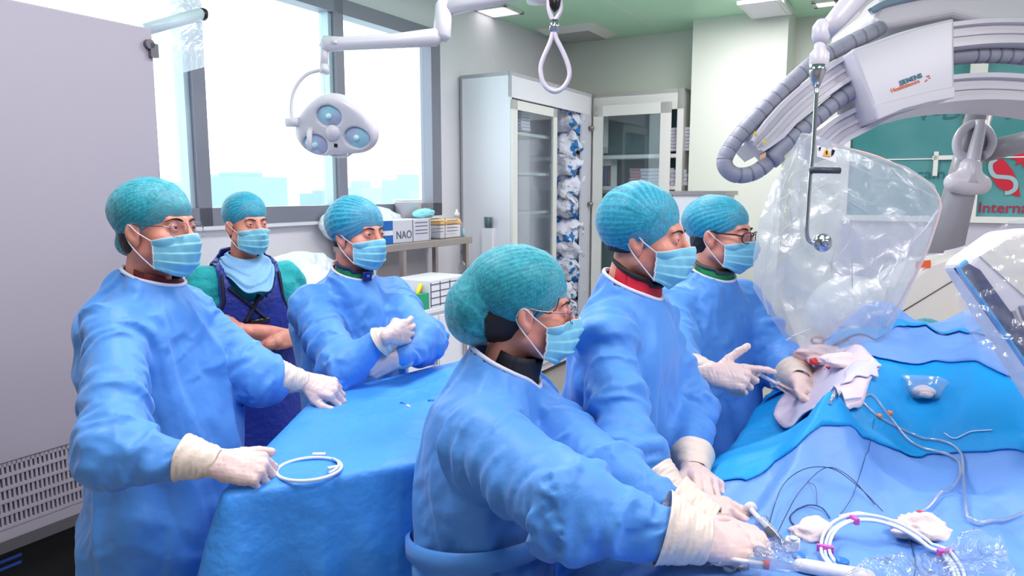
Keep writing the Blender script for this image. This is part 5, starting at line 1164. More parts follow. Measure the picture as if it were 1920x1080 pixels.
    if belt is not None:
        br = []
        for kx in range(72):
            t = 2 * math.pi * kx / 72; rr = np.linspace(.55, .05, 140); dr = np.array([math.cos(t), math.sin(t)]); zb_ = belt + .05 * math.sin(t + 1.2)
            s_ = inner(B.to(np.stack([rr * dr[0], rr * dr[1], zb_ + 0 * rr], 1)).astype(np.float32)) - loose * 1.9; i0 = np.argmax(s_ < 0); br.append(B.to((rr[i0] * dr[0], rr[i0] * dr[1], zb_)))
        br = np.array(br)
        for _ in range(4): br = (np.roll(br, 1, 0) + br * 2 + np.roll(br, -1, 0)) / 4
        cb = br.mean(0); P_ = []
        for q, (dz, ex) in enumerate(((.024, -.004), (.018, .006), (-.018, .006), (-.024, -.004))): P_.append(br + Z * dz + np.array([nrm((p_ - cb) * [1, 1, 0]) for p_ in br]) * ex)
        P_ = np.concatenate(P_); obj('waist_tie', (P_, [(i * 72 + k_, i * 72 + (k_ + 1) % 72, (i + 1) * 72 + (k_ + 1) % 72, (i + 1) * 72 + k_) for i in range(3) for k_ in range(72)]), m, o)
    if ring:
        pr = []
        for kx in range(36):
            t = 2 * math.pi * kx / 36; x, y = neck * 1.03 * math.cos(t), neck * 1.03 * math.sin(t) + .012
            zz = np.linspace(.08, -.14, 60); s_ = outer(B.to(np.stack([x + 0 * zz, y + 0 * zz, zz], 1)).astype(np.float32)); i0 = np.argmax(s_ < 0); pr.append(B.to((x, y, zz[i0] + .002)))
        pr = np.array(pr)
        for _ in range(2): pr = (np.roll(pr, 1, 0) + pr * 2 + np.roll(pr, -1, 0)) / 4
        obj('neckband', tube(pr, .0055, 8, closed=True), ringm or NECKW, o)
    return o
def collar(root, B, H, s, m, r=.062, h0=-.075, h1=.045, trim=None, open_=.0, tilt=.25, name='collar', label=None):
    """a stand collar round the neck, lower in front"""
    ax = nrm(H.to((0, -.03, -.06)) - B.o)
    def fn(a, b):
        ph = a * 2 * math.pi; rad = r + .004 * np.sin(ph * 3 + 1) + (1 - b) * .010; y = np.sin(ph)
        z = h0 + (h1 - h0) * b - tilt * rad * y * b - .01 * b * (y > .8)
        return B.to(np.stack([rad * np.cos(ph), rad * y * 1.02 + .010 + .02 * 0, z], -1).reshape(-1, 3)).reshape(a.shape + (3,)) + (ax - B.M[2]) * (z[..., None] + .05)
    P, F = grid(fn, 48, 10); o = obj(name, (P, F), m, root, label=label); mod(o, 'SOLIDIFY', thickness=.004)
    if trim:
        G = P.reshape(48, 10, 3); obj('collar_trim', tube(G[:-1, -1], .0065, 8, closed=True), trim, o)
    return o
def legs(root, B, hipz=-.55, lean=0, m=None):
    """trousers and shoes down to the floor below the gown"""
    fz = B.o[2]; f = nrm([B.M[1][0], B.M[1][1], 0]); r = nrm([B.M[0][0], B.M[0][1], 0]); base = B.to((0, lean * hipz, hipz))
    tr = []
    for sx in (-1, 1):
        hp = base + r * .09 * sx; kn = hp * [1, 1, 0] + r * .01 * sx + f * .02 + Z * .48; an = hp * [1, 1, 0] + r * .02 * sx + Z * .07 - f * .01
        tr.append((hp, kn, an))
    def fn(P):
        d = None
        for hp, kn, an in tr:
            q = smin(rc(P, hp, kn, .088, .070), rc(P, kn, an, .068, .060), .03); d = q if d is None else smin(d, q, .02)
        return d
    pts = np.array([q for t in tr for q in t]); Vv, F = surfnet(fn, pts.min(0) - .1, pts.max(0) + .1, .02)
    obj('trousers', (Vv, F), m or TROUS, root)
    for hp, kn, an in tr:
        a = an * [1, 1, 0]
        def fs(P): 
            d = smin(rc(P, a + Z * .045 - f * .04, a + Z * .04 + f * .13, .045, .036), rc(P, a + Z * .05, a + Z * .10, .048, .045), .03)
            return np.maximum(d, .002 - P[:, 2])
        Vv, F = surfnet(fs, a - .2 * np.array([1, 1, 0]) - Z * .02, a + .24 * np.array([1, 1, 0]) + Z * .18, .012)
        obj('shoe', (Vv, F), SHOE, root)
def person(label, px, py, D, theta, hp=(0, 0), hs=1.0, neckoff=(-.035, -.165), btheta=None, npx=1.0, zN=None, nback=0.0):
    f = face_dir(px, theta); H = hframe(W(px, py, D), f, hp[0], hp[1]); bf = face_dir(px, btheta if btheta is not None else theta)
    N = H.o + nrm([f[0], f[1], 0]) * neckoff[0] * hs + Z * neckoff[1] * hs - bf * nback
    B = Fr(N, np.cross(bf, Z), bf, Z)
    root = thing('person', (N[0], N[1], 0), label, 'person')
    return root, H, B
# ---------------------------------------------------------------- the team
def arm_(B, sx, el, wr, sl=None, sh=(.165, .0, -.085)):
    return [B.to((sx * sh[0], sh[1], sh[2])), W(*el), W(*wr), sl]
def toward(a, b): return W(*b) - W(*a)
def man_left():
    root, H, B = person('man in blue gown and rimless glasses standing at far left by the instrument table', 297, 428, 1.9, 47, hp=(2, 2), btheta=62, neckoff=(-.04, -.155))
    build_head(root, H, 1, B.to((0, -.01, -.02)), 1.05, None)
    build_hair(root, H, 1, .055, -.075)
    build_cap(root, H, 1, zf=.052, zb=-.085, ellz=[((0, -.026, .047), (.090, .112, .088)), ((0, -.085, -.035), (.045, .042, .038))], m=CAPM2, gather=(0, .1, .06), seed=1)
    build_mask(root, H, 1, None, seed=0); build_glasses(root, H, 1, WIRE, r=.0008)
    R_ = arm_(B, 1, (215, 835, 1.54), (392, 868, 1.53)); L_ = arm_(B, -1, (490, 700, 2.08), (556, 714, 2.16))
    gown(root, B, dict(wide=1.10, deep=1.22, belly=.06, flare=.03), [R_, L_], seed=3)
    collar(root, B, H, 1, mat('collar_black', S(20, 22, 30), .7, vary=(S(150, 30, 40), 40, .7)), r=.062)
    place_hand(root, W(408, 868, 1.53), toward((405, 866, 1.53), (505, 876, 1.56)), (.0, -.6, 1), 'R', 'loose', elbow=R_[1])
    place_hand(root, W(572, 716, 2.13), toward((572, 714, 2.13), (650, 734, 2.12)), (.0, -.7, 1), 'L', 'loose', elbow=L_[1])
    legs(root, B)
def man_apron():
    root, H, B = person('man with crossed bare arms in navy lead apron over teal scrubs', 463, 420, 3.1, 30, hp=(0, 0), btheta=14, neckoff=(-.04, -.155))
    eR, eL = B.to((.235, .06, -.37)), B.to((-.235, .06, -.35)); wR, wL = B.to((-.07, .185, -.345)), B.to((.08, .215, -.275)); sR, sL = B.to((.17, 0, -.085)), B.to((-.17, 0, -.085))
    def af(P):
        a = smin(rc(P, sR, eR, .052, .042), rc(P, eR, wR, .046, .030), .02); b = smin(rc(P, sL, eL, .052, .042), rc(P, eL, wL, .046, .030), .02)
        return np.minimum(a, b)
    pts = np.array([sR, eR, wR, sL, eL, wL]); arms = surfnet(af, pts.min(0) - .07, pts.max(0) + .07, .008)
    h1 = place_hand(root, wR, B.to((-.21, .12, -.33)) - wR, B.M[1] + .2 * Z, 'R', 'relax', name=None); h2 = place_hand(root, wL, B.to((.19, .14, -.265)) - wL, B.M[1] + .3 * Z, 'L', 'flat', name=None)
    build_head(root, H, 1, B.to((0, -.01, -.02)), 1.0, None, extra=[arms, h1, h2])
    build_hair(root, H, 1, .055, -.075)
    build_cap(root, H, 1, zf=.058, zb=-.055, m=CAPM, gather=(0, .1, .05), seed=5)
    build_mask(root, H, 1, None, seed=2)
    tk = dict(wide=1.0, deep=1.0)
    mid = lambda s_, e_: s_ + (e_ - s_) * .62
    gown(root, B, tk, [[sR, mid(sR, eR), s_end, (.074, .074, .070)] for sR, eR, s_end in ((sR, eR, mid(sR, eR) + (eR - sR) * .1), (sL, eL, mid(sL, eL) + (eL - sL) * .1))], seed=8, hem=-.62, m=SCRUB, name='scrub_top', ring=False, h=.014, fold=.7)
    T = torso_fn(B, hem=-1.0, wide=1.06, deep=1.10, flare=.03)
    def ap(P):
        q = B.loc(P); x, y, z = q[:, 0], q[:, 1], q[:, 2]; d = T(P) - .026
        cut = np.abs(x) - np.interp(z, [-.5, -.30, -.16, 0], [.30, .20, .135, .135]); d = smax(d, cut, .01)
        nk = .105 - np.hypot(x, (z - .01) * .62 * (1 + .0 * y)); d = smax(d, np.where(y > -.02, nk, .085 - np.hypot(x, y)), .01)
        inner = -(T(P) - .008); return np.maximum(smax(d, inner, .004), z - .05)
    P0, F0 = surfnet(ap, B.to((0, 0, -1.02)) - [.42, .42, 0], B.to((0, 0, .07)) + [.42, .42, 0], .0125)
    P0 = P0 + grad(ap, P0.astype(np.float32)) * (.004 * vnoise(B.loc(P0) * [3, 3, 1], 2, 4))[:, None]
    a = obj('lead_apron', (P0, F0), NAVY, root); subsurf(a, 1)
    def on_ap(x, z, dy=.0):
        ys = np.linspace(.35, 0, 140); d = ap(B.to(np.stack([x + 0 * ys, ys, z + 0 * ys], 1)).astype(np.float32)); i = np.argmax(d < 0); return B.to((x, ys[i] + dy if d[i] < 0 else .15, z))
    for sx in (-1, 1):
        pts = [on_ap(sx * np.interp(z, [-.34, -.16, -.05], [.185, .122, .118]), z, .003) for z in np.linspace(-.05, -.34, 9)]
        obj('edge_binding', tube(pts, .007, 6, spline=3), NAVYD, a)
    for k, (x0, z0, x1, z1) in enumerate(((.10, -.10, -.04, -.24), (-.02, -.14, .05, -.25))):
        obj('buckle_strap', tube([on_ap(x0 + (x1 - x0) * t, z0 + (z1 - z0) * t, .004) for t in np.linspace(0, 1, 6)], .016, 6, spline=2, flat=.35), NAVYD, a)
    obj('buckle', tube([on_ap(-.05, -.245, .01), on_ap(.03, -.25, .01)], .012, 8), BLACKP, a)
    def sc(a_, b_):
        ph = a_ * 2 * math.pi; fr = np.clip(np.sin(ph), 0, 1); r = .066 + b_ * (.050 + .055 * fr); z = .035 - b_ * (.055 + .105 * fr ** 1.4) + .008 * np.sin(ph * 7 + b_ * 3) * b_ - .03 * fr * (1 - b_)
        r = r + .008 * np.sin(b_ * 17 + ph * 2 + np.sin(ph * 3)) * (.4 + b_) ; rx = np.minimum(r, .115)
        return B.to(np.stack([rx * np.cos(ph) * 1.0, r * np.sin(ph) * .95 + .012 + .05 * fr * b_, z], -1).reshape(-1, 3)).reshape(a_.shape + (3,))
    s_ = obj('neck_cloth', grid(sc, 90, 24), mat('cloth_pale_blue', S(130, 180, 226), .6, bump=[(30, .2, 3)]), root); mod(s_, 'SOLIDIFY', thickness=.003)
    legs(root, B, m=NAVY)
def man_crossed():
    root, H, B = person('man in blue gown with crossed gloved arms and green collar, behind the instrument table', 672, 438, 2.6, 45, hp=(0, 0), btheta=30, neckoff=(-.04, -.155))
    build_head(root, H, 1, B.to((0, -.01, -.02)), 1.08, None)
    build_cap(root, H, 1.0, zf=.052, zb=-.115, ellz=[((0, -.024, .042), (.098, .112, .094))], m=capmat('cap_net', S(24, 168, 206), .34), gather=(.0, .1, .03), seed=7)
    build_hair(root, H, .985, .075, -.05); build_mask(root, H, 1, None, seed=4)
    R_ = arm_(B, 1, (642, 680, 2.32), (728, 628, 2.30)); L_ = arm_(B, -1, (795, 632, 2.55), (748, 672, 2.34))
    gown(root, B, dict(wide=1.06, deep=1.15, belly=.05, flare=.02), [R_, L_], seed=11)
    collar(root, B, H, 1, mat('collar_green', S(20, 128, 84), .6, bump=[(25, .6, 3)]), r=.064, trim=mat('trim_navy', S(24, 40, 90), .6))
    o = obj('badge', boxv(B.to((-.02, .098, -.012)), B.M[0] * .035, B.M[1] * .012, Z * .035), mat('badge_navy', S(16, 30, 110), .3), root, smooth=False); bevel(o, .004)
    obj('badge_light', boxv(B.to((-.008, .111, .004)), B.M[0] * .010, B.M[1] * .002, Z * .008), mat('badge_blue', S(60, 130, 255), .3), o, smooth=False)
    place_hand(root, W(736, 628, 2.29), toward((730, 630, 2.3), (772, 618, 2.42)), B.M[1] + .2 * Z, 'R', 'flat', thumb=((.020, .020, -.006), (.034, .050, -.012), (.030, .075, -.014), (.026, .095, -.014)), elbow=R_[1], cufflen=.05)
    place_hand(root, W(742, 674, 2.35), toward((745, 672, 2.36), (700, 690, 2.32)), B.M[1] - .2 * Z, 'L', 'relax', elbow=L_[1], cufflen=.05)
    legs(root, B)
def woman_front():
    root, H, B = person('woman in blue gown with large bulging hair cap and thin glasses, nearest the camera', 990, 577, 1.6, 94, hp=(-4, 0), btheta=84, neckoff=(-.06, -.135))
    build_head(root, H, .97, B.to((0, -.01, -.03)), .86, None)
    bun = lambda P: ell(P, (0, -.10, -.02), (.060, .060, .055))
    build_hair(root, H, .99, .056, -.115, extra=bun)
    build_cap(root, H, 1, zf=.052, zb=-.150, ellz=[((0, -.030, .045), (.086, .114, .096)), ((0, -.118, -.012), (.066, .068, .080))], m=CAPM2, gather=(.0, .1, .040), seed=12, amp=.0026, npl=38)
    build_mask(root, H, .97, None, seed=6); build_glasses(root, H, .97, WIRE, r=.0011, w=.023, hh=.018)
    # a loose lock at the temple
    for k in range(1):
        q = np.array([[.062 + .001 * k, .062, .036], [.070 + .001 * k, .056 + .003 * k, .012], [.069, .040 - .004 * k, .000], [.074, .020 - .006 * k, .006 - .010 * k], [.074, .002 - .003 * k, -.02 - .01 * k]]) * .97
        obj('hair_lock', tube(H.to(q), .0011, 5, spline=5), HAIR, root)
    R_ = arm_(B, 1, (1070, 935, 1.26), (1305, 1012, 1.22), (.080, .080, .038), sh=(.165, -.01, -.10)); L_ = arm_(B, -1, (1150, 895, 1.44), (1322, 980, 1.345), (.074, .070, .038))
    gown(root, B, dict(wide=1.03, deep=1.12, lean=.10, flare=.04, belly=.03, hump=.015), [R_, L_], seed=15, h=.0105, belt=-.40)
    collar(root, B, H, 1, mat('collar_dark', S(18, 18, 30), .7), r=.062)
    place_hand(root, W(1325, 1016, 1.225), toward((1318, 1018, 1.22), (1435, 1014, 1.30)), (.05, -.55, 1), 'R', 'hold', elbow=R_[1], cw=1.3)
    place_hand(root, W(1336, 984, 1.345), toward((1335, 980, 1.345), (1400, 1002, 1.33)), (.0, -.1, 1), 'L', 'hold', elbow=L_[1], cw=1.25)
    legs(root, B, lean=.10)
def man_red():
    root, H, B = person('man in blue gown with red and black collar, hands joined over the patient table', 1213, 443, 1.85, 79, hp=(-4, 0), btheta=72, neckoff=(-.045, -.142))
    build_head(root, H, 1, B.to((0, -.01, -.02)), 1.0, None)
    build_hair(root, H, .985, .052, -.045)
    build_cap(root, H, 1, zf=.064, zb=-.125, ellz=[((0, -.030, .040), (.098, .108, .098))], m=CAPM, gather=(.07, .062, .012), seed=18, npl=30, amp=.0026)
    build_mask(root, H, 1, None, seed=9)
    R_ = arm_(B, 1, (1178, 845, 1.56), (1262, 945, 1.48)); L_ = arm_(B, -1, (1285, 760, 1.98), (1298, 872, 1.72))
    gown(root, B, dict(wide=1.04, deep=1.10, flare=.02), [R_, L_], seed=21)
    collar(root, B, H, 1, mat('collar_red', S(216, 22, 52), .6), r=.066, h1=.055, trim=mat('trim_black', S(22, 18, 26), .7), tilt=.45)
    place_hand(root, W(1274, 945, 1.475), toward((1272, 944, 1.475), (1360, 958, 1.44)), (.0, -.3, 1), 'R', 'relax', elbow=R_[1], thumb=((.020, .020, -.006), (.040, .050, -.010), (.040, .078, -.012), (.034, .100, -.014)))
    place_hand(root, W(1302, 884, 1.66), toward((1300, 880, 1.66), (1378, 932, 1.42)), (.3, -.25, 1), 'L', 'relax', elbow=L_[1])
    legs(root, B)
def man_glasses():
    root, H, B = person('man in blue gown with black rimmed glasses and green collar working the syringe', 1354, 438, 2.4, 68, hp=(-2, 0), btheta=48, neckoff=(-.04, -.148))
    build_head(root, H, 1, B.to((0, -.01, -.02)), 1.0, None)
    build_hair(root, H, 1, .052, -.085)
    build_cap(root, H, 1, zf=.056, zb=-.080, ellz=[((0, -.030, .043), (.088, .112, .086))], m=CAPM, gather=(0, .1, .055), seed=24)
    build_mask(root, H, 1, None, seed=12, m=None); build_glasses(root, H, 1, BLACKP, r=.0018, w=.026, hh=.017, temple=.0028)
    R_ = arm_(B, 1, (1268, 690, 2.14), (1322, 702, 2.03)); L_ = arm_(B, -1, (1462, 668, 2.42), (1486, 704, 2.18))
    gown(root, B, dict(wide=1.06, deep=1.15, belly=.04, flare=.02), [R_, L_], seed=27)
    collar(root, B, H, 1, mat('collar_green_flat', S(20, 138, 78), .6), r=.063, trim=mat('trim_grey', S(60, 70, 80), .5))
    place_hand(root, W(1336, 702, 2.02), toward((1336, 700, 2.02), (1440, 708, 1.99)), (-.2, -.75, .6), 'R', 'point', elbow=R_[1], thumb=((.020, .020, -.006), (.052, .044, -.004), (.074, .070, .002), (.092, .094, .006)))
    place_hand(root, W(1498, 712, 2.15), toward((1494, 710, 2.14), (1552, 746, 2.04)), (.35, -.4, 1), 'L', 'hold', elbow=L_[1], cufflen=.07, cw=1.15)
    legs(root, B)
for fn_ in (man_left, man_apron, man_crossed, woman_front, man_red, man_glasses): fn_()
# ---------------------------------------------------------------- the patient
def patient():
    c = W(1736, 652, 2.9); root = thing('person', (c[0], c[1], .95), 'patient lying under the drapes in a teal cap, only the forehead showing', 'person')
    fz_ = nrm(Z - .75 * U); H = Fr(c, np.cross(fz_, nrm(U + .75 * Z)), fz_, nrm(U + .75 * Z))
    nk = c - U * .22 - Z * .05
    def bd(P): return smin(smin(rc(P, nk - U * .05 - Z * .05, nk - U * .6 - Z * .09, .075, .06), rc(P, nk - U * .08 + V * .15, nk - U * .08 - V * .15, .06, .06), .08), rc(P, nk - U * .6 - Z * .09, nk - U * .9 - Z * .10, .055, .05), .08)
    b = surfnet(bd, nk - U * .6 - [.7, .7, .25], nk - U * .4 + [.7, .7, .25], .03)
    build_head(root, H, 1, nk, 1.0, None, extra=[b])
    build_cap(root, H, 1, zf=.030, zb=-.07, m=CAPM2, gather=(0, .1, .05), seed=31)
    o = obj('mattress_pad', rbox(2.6, 3.45, -.25, .25, .93, max(c[2] - .115, .95)), mat('pad_grey', S(90, 96, 120), .6), None, smooth=False); tagit(o, 'dark grey head pad on the table under the patient head', 'pad')
patient()
# ---------------------------------------------------------------- small things on the drapes
GAUZE = mat('gauze_white', S(224, 206, 208), .8, bump=[(160, .25, 3)]); BLOOD = mat('blood_red', S(214, 50, 60), .5); GAUZEP = mat('gauze_stained', S(228, 208, 208), .8, bump=[(160, .25, 3)], vary=(S(232, 120, 120), 22, .35))
CLEARP = film('plastic_clear_hard', (.90, .93, .98, 1), .16, .05, .9, None); TUBEC = film('tube_clear', (.86, .90, .98, 1), .45, .08, .9, None)
PAD = mat('pad_white', S(214, 206, 226), .6, bump=[(60, .2, 2)], vary=(S(226, 190, 206), 9, .5)); PINK = mat('clip_pink', S(214, 90, 190), .4); PIST = mat('piston_dark', S(30, 60, 90), .3); ORNG = mat('orange_plastic', S(238, 140, 90), .4)
def gz(c, sx, sy, sz, sd, m=GAUZE, name='gauze', label='', stain=None):
    def fn(a, b):
        th_ = a * 2 * math.pi; ph = (b - .5) * math.pi; P = np.stack([np.cos(ph) * np.cos(th_), np.cos(ph) * np.sin(th_), np.sin(ph)], -1).reshape(-1, 3)
        r = 1 + .26 * vnoise(P, .5, sd) + .26 * (1 - np.abs(vnoise(P, .9, sd + 4))) + .07 * vnoise(P, 1.9, sd + 7) + .03 * (1 - np.abs(vnoise(P, 3.6, sd + 9))); P = P * r[:, None] * [sx, sy, sz]; P[:, 2] = np.maximum(P[:, 2], -sz * .5) + sz * .5
        return (np.asarray(c) + P).reshape(a.shape + (3,))
    o = obj(name, grid(fn, 60, 30), m); tagit(o, label, 'gauze')
    if stain: obj('blood_stain', blob(np.asarray(c) + stain[0], *stain[1], sd + 2, .3, 12), BLOOD, o)
    return o
gz(on_drape(1523, 1008), .032, .024, .018, 3, label='crumpled white gauze swab left of the pink-clipped catheter coil')
gz(on_drape(1732, 1005), .052, .040, .024, 5, label='large gauze swab with red spot lying on the catheter coil', stain=((.010, .035, .026), (.012, .008, .004)))
gz(on_drape(1552, 678), .065, .04, .028, 8, m=GAUZEP, label='crumpled stained gauze behind the surgeon\'s left glove', stain=((-.05, -.02, .0), (.035, .02, .012)))
gz(on_drape(1590, 683), .06, .03, .018, 11, label='folded white gauze on the absorbent pad behind the lying syringe')
# absorbent pad under the hands
def quad_on(pts, off, nu=24, nv=16, sd=0):
    c = [np.array(ruv(on_drape(x, y))[:2]) for x, y in pts]
    def fn(a, b):
        p = ((1 - a) * (1 - b))[..., None] * c[0] + (a * (1 - b))[..., None] * c[1] + (a * b)[..., None] * c[2] + ((1 - a) * b)[..., None] * c[3]; p = p + .004 * np.sin(a * 13 + b * 9 + sd)[..., None]
        h = hgt(p[..., 0], p[..., 1]) + off; return p[..., :1] * U + p[..., 1:] * V + h[..., None] * Z
    return grid(fn, nu, nv)
o = obj('absorbent_pad', quad_on([(1450, 790), (1572, 762), (1650, 702), (1500, 705)], .019), PAD); tagit(o, 'white absorbent pad with pink stains under the surgeon\'s hands', 'pad'); mod(o, 'SOLIDIFY', thickness=.003, offset=1)
o = obj('folded_sheet', quad_on([(1578, 742), (1640, 728), (1648, 700), (1592, 704)], .026, sd=2), mat('sheet_white', S(206, 202, 224), .6)); tagit(o, 'small white folded sheet on the pad in front of the gauze', 'sheet'); mod(o, 'SOLIDIFY', thickness=.003, offset=1)
o['label'] = 'small white folded sheet beyond the surgeon\'s left hand'
def syringe(a, b, r, label, m=CLEARP, tip=None, piston=PIST, plung=.4):
    d = nrm(b - a); L = np.linalg.norm(b - a); t = thing('syringe', (a + b) / 2 - Z * r, label, 'syringe')
    obj('barrel', tube([a + d * L * .38, a + d * L * .385, a + d * L * .88, a + d * L * .90, a + d * L * .93, b], [r * 1.5, r, r, r * .5, r * .35, r * .3], 16), m, t)
    obj('plunger', join(cyl(a, a + d * r * .5, r * 1.25, 16), cyl(a, a + d * L * .6, r * .45, 10)), WHITE, t); obj('piston', cyl(a + d * L * .56, a + d * L * .62, r * .9, 14), piston, t)
    if tip: obj('tip_fluid', cyl(a + d * L * .62, a + d * L * .86, r * .85, 14), tip, t)
    return t
syringe(W(1418, 698, 2.03), W(1505, 748, 2.12), .011, 'syringe held by the surgeon with black glasses, pointing down right', piston=PIST)
syringe(on_drape(1636, 697) + Z * .028, on_drape(1545, 708) + Z * .024, .008, 'thin syringe with a red tip lying on the white sheet', tip=None, piston=BLACKP)
o = obj('blood_spot', cyl(on_drape(1556, 703) + Z * .020, on_drape(1556, 703) + Z * .024, .012, 12), BLOOD); tagit(o, 'red drop beside the thin syringe tip', 'blood spot')
syringe(on_drape(1405, 968) + Z * .018, on_drape(1474, 1045) + Z * .014, .011, 'large clear syringe beside the woman\'s right glove', piston=mat('piston_grey', S(90, 90, 100), .4))
t = thing('square_cap', on_drape(1474, 1040), 'white square cap at the tip of the large clear syringe', 'cap'); p = on_drape(1470, 1036) + Z * .004; bevel(obj('cap_body', boxv(p, [.022, -.012, 0], [.010, .018, 0], [0, 0, .022]), WHITE, t, smooth=False), .003); obj('cap_ring', cyl(p + [.016, .0, .022], p + [.016, .0, .026], .008, 12), CLW, t)
syringe(W(1345, 1045, 1.215), W(1500, 1068, 1.20), .009, 'clear syringe with red mark under the woman\'s right glove', piston=BLOOD)
# manifold with stopcocks
t = thing('manifold', W(1515, 752, 2.12), 'clear manifold with white stopcocks between the surgeon\'s hands', 'manifold'); a, b = W(1502, 746, 2.115), W(1556, 768, 2.15)
obj('rail', tube([a, b], .006, 10), CLEARP, t)
for k, f_ in enumerate((.05, .45, .85)):
    p = a + (b - a) * f_; obj('stopcock', join(cyl(p - Z * .008, p + Z * .012, .006, 10), tube([p + Z * .012 - [.012, 0, -.004], p + Z * .014 + [.012, 0, .006]], .0035, 8)), [WHITE, WHITE, GREENC][k], t)
# clear tubes running down the drape
def run(pts, r, m, label, name='tubing', cat='tubing', off=.006, extra=()):
    P, _ = smooth_path(np.array([on_drape(x, y) + Z * off for x, y in pts]), np.ones(len(pts)), 10)
    u, v = P @ U, P @ V; hh = hgt(u, v) + off + .004; on_ = v < VE - .02; P[on_, 2] = np.maximum(P[on_, 2], hh[on_])
    o = obj(name, tube(P, r, 8), m); tagit(o, label, cat); return o
run([(1556, 768), (1600, 762), (1640, 785), (1690, 812), (1720, 826), (1760, 834), (1795, 850), (1805, 890), (1810, 960), (1822, 985), (1860, 985), (1920, 968)], .0036, TUBEC, 'clear tube from the manifold, right one of the twisted pair, curling to the frame edge')
run([(1560, 760), (1620, 752), (1660, 780), (1700, 830), (1730, 848), (1780, 862), (1800, 890), (1780, 925), (1745, 955), (1710, 975)], .0036, TUBEC, 'clear tube from the manifold ending at the gauze on the coil')
for k, (x, y) in enumerate(((1648, 789), (1668, 783))):
    p = on_drape(x, y) + Z * .012; o = obj('tube_joint', lathe([(.004, -.006), (.007, -.004), (.007, .004), (.004, .006)], p, (1, -1, 0), 12), ORNG); tagit(o, ['left small orange joint on the clear tubes', 'right small orange joint on the clear tubes'][k], 'tube joint')
run([(1770, 820), (1790, 830), (1820, 818), (1860, 815)], .0016, CLW, 'thin white line lying on the cyan drape right of the tubes')
# guide wires
WIREM = mat('wire_dark', S(70, 80, 120), .3, .8)
def wire(pts, r, label, m=WIREM):
    q = np.array([on_drape(x, y) + Z * (.004 + h_) for x, y, h_ in pts]); P, _ = smooth_path(q, np.ones(len(q)), 10); P[:, 2] = np.maximum(P[:, 2], hgt(P @ U, P @ V) + .003); o = obj('guide_wire', tube(P, r, 5), m); tagit(o, label, 'guide wire')
wire([(1655, 962, 0), (1610, 935, .02), (1560, 917, .04), (1510, 916, .04), (1470, 935, .03), (1450, 965, .01), (1438, 1010, 0)], .0010, 'dark guide wire arching from the coil to the syringe, outer arc')
wire([(1640, 950, 0), (1590, 922, .03), (1545, 915, .04), (1500, 940, .02), (1475, 975, .01), (1450, 1020, 0)], .0009, 'dark guide wire arching just inside the outer arc')
wire([(1556, 975, 0), (1540, 960, .005), (1515, 955, .005), (1488, 964, 0), (1482, 980, 0), (1500, 996, 0)], .0014, 'short loop of guide wire ending in the left gauze swab')
wire([(1515, 908, 0), (1528, 925, .01), (1532, 950, 0)], .0007, 'short thin guide wire end above the loop')
wire([(1640, 785, 0), (1628, 850, 0), (1600, 930, 0), (1570, 975, 0)], .0007, 'straight fine guide wire down the drape toward the coil')
wire([(1680, 985, .01), (1705, 1025, .005), (1716, 1060, 0), (1714, 1085, 0)], .0010, 'guide wire trailing from the gauze to the bottom edge')
# catheter coil with pink clips
cc = on_drape(1668, 1062); t = thing('catheter_coil', cc, 'white three-turn catheter coil with pink clips on the patient drape', 'catheter coil')
def coilp(a, r, dz): x = math.cos(a) * r, math.sin(a) * r; p = cc + [x[0], x[1], 0]; p[2] = max(float(hgt(np.array([p @ U]), np.array([p @ V]))[0]) + .004, cc[2] - .01 + .42 * x[1]) + .004 + dz; return p
for k, (r, dz) in enumerate(((.104, .0), (.097, .004), (.111, .003))): obj('coil_turn', tube([coilp(a, r, dz) for a in np.linspace(0, 2 * math.pi, 72, endpoint=False)], .0030, 8, closed=True), CLW, t)
for a in (1.75, 2.75, .12):
    p = coilp(a, .104, .0); rd = nrm([math.cos(a), math.sin(a), 0]); tg = np.cross(Z, rd); obj('clip', join(boxv(p - rd * .014 - tg * .004 - Z * .004, rd * .028, tg * .008, Z * .012)), PINK, t, smooth=False)
obj('coil_end', tube([coilp(1.3, .112, .002), coilp(1.6, .114, .004), coilp(1.95, .116, .002)], .003, 8), CLW, t)
# tub with gauze
p = on_drape(1732, 748); t = thing('plastic_tub', p, 'clear plastic tub with folded gauze on the cyan drape', 'tub'); e = nrm([1, -.15, 0]); g = np.cross(Z, e)
def tubm(sc_=1., th=0):
    r = []; 
    for (w, d, z) in ((.036, .026, .004), (.044, .034, .040), (.050, .040, .046), (.052, .042, .050)):
        for a in np.linspace(0, 2 * math.pi, 32, endpoint=False):
            q = 4.; x = w * math.copysign(abs(math.cos(a)) ** (2 / q), math.cos(a)); y = d * math.copysign(abs(math.sin(a)) ** (2 / q), math.sin(a)); r.append(p + e * x * sc_ + g * y * sc_ + Z * (z + .004))
    f = [(i * 32 + k, i * 32 + (k + 1) % 32, (i + 1) * 32 + (k + 1) % 32, (i + 1) * 32 + k) for i in range(3) for k in range(32)]; f.append(tuple(range(32))[::-1]); return r, f
obj('tub_wall', tubm(), film('tub_plastic', (.9, .94, 1, 1), .28, .15, .8, None), t)
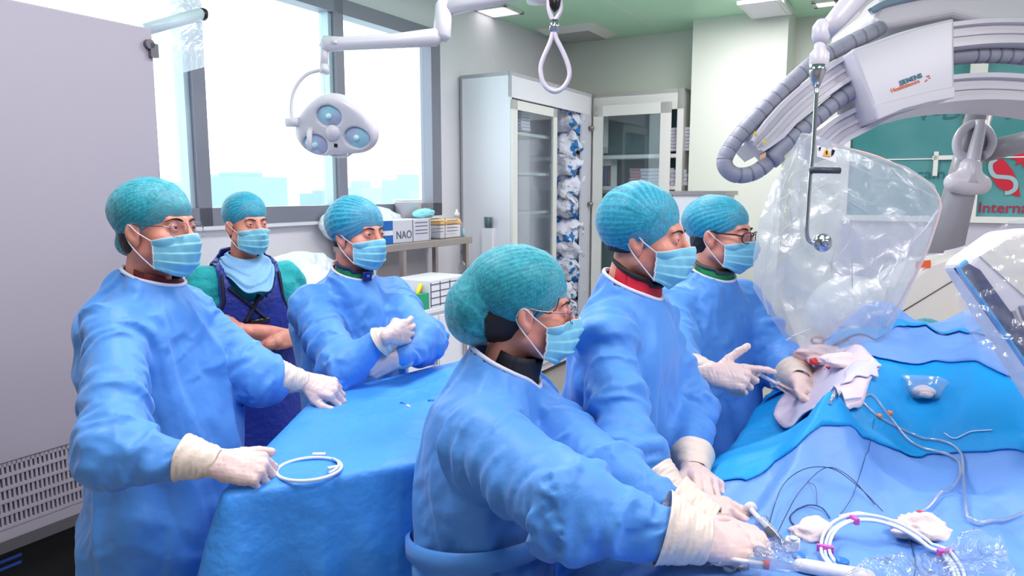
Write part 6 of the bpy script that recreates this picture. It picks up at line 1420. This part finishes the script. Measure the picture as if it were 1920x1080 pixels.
obj('folded_gauze', blob(p + Z * .009, .036, .026, .014, 9, .12, 16), mat('gauze_pinkish', S(244, 214, 212), .8, bump=[(80, .5, 3)])); bpy.data.objects[-1] if False else None
q = [o_ for o_ in bpy.data.objects if o_.name.startswith('folded_gauze')][0]; tagit(q, 'pinkish folded gauze inside the clear plastic tub', 'gauze')
# orange forceps beyond the hands
p = on_drape(1532, 656) ; t = thing('forceps', p, 'orange handled forceps standing at the drape edge beyond the hands', 'forceps')
obj('finger_ring', tube([p + Z * .035 + [math.cos(a) * .022, 0, math.sin(a) * .013] for a in np.linspace(0, 2 * math.pi, 20, endpoint=False)], .005, 8, closed=True), mat('ring_copper', S(214, 96, 60), .35, .3), t); obj('shank', tube([p + Z * .026 - [.012, 0, 0], p - [.018, .0, .0], p - Z * .03 - [.02, .03, 0]], .005, 8), ORNG, t)
# bottom edge: round-capped handpiece and clear wrapping
p = on_drape(1500, 1072); t = thing('handpiece', p, 'white handpiece with two round blue buttons at bottom edge', 'handpiece'); f_ = lambda P: rc(P, p + Z * .012, on_drape(1625, 1095) + Z * .012, .012, .014)
sdfobj('handpiece_body', f_, p - .12, p + .2, .006, WHITE, t)
for x, y in ((1496, 1066), (1578, 1076)):
    c = on_drape(x, y) + Z * .024; obj('blue_button', lathe([(.011, -.004), (.011, .001), (.008, .003), (.001, .003)], c, Z, 20), mat('button_blue', S(40, 120, 210), .3), t)
WRAP = film('clear_wrap', (.96, .97, 1, 1), .12, .06, 1.0, (30, 1.0))
def wrap(pts, label, sd, name='plastic_wrap'):
    V_, F_ = quad_on(pts, .012, 44, 30, sd); V_ = V_ + Z * ((1 - np.abs(vnoise(V_, 9, sd))) * .016 + (1 - np.abs(vnoise(V_, 22, sd + 3))) * .008)[:, None]; o = obj(name, (V_, F_), WRAP); tagit(o, label, 'plastic wrap')
wrap([(1560, 1100), (1900, 1100), (1880, 1030), (1740, 1040)], 'crumpled clear wrap at the bottom right under the coil', 4)
wrap([(1330, 1090), (1500, 1085), (1490, 1040), (1360, 1035)], 'crumpled clear wrap under the woman\'s right glove', 9)
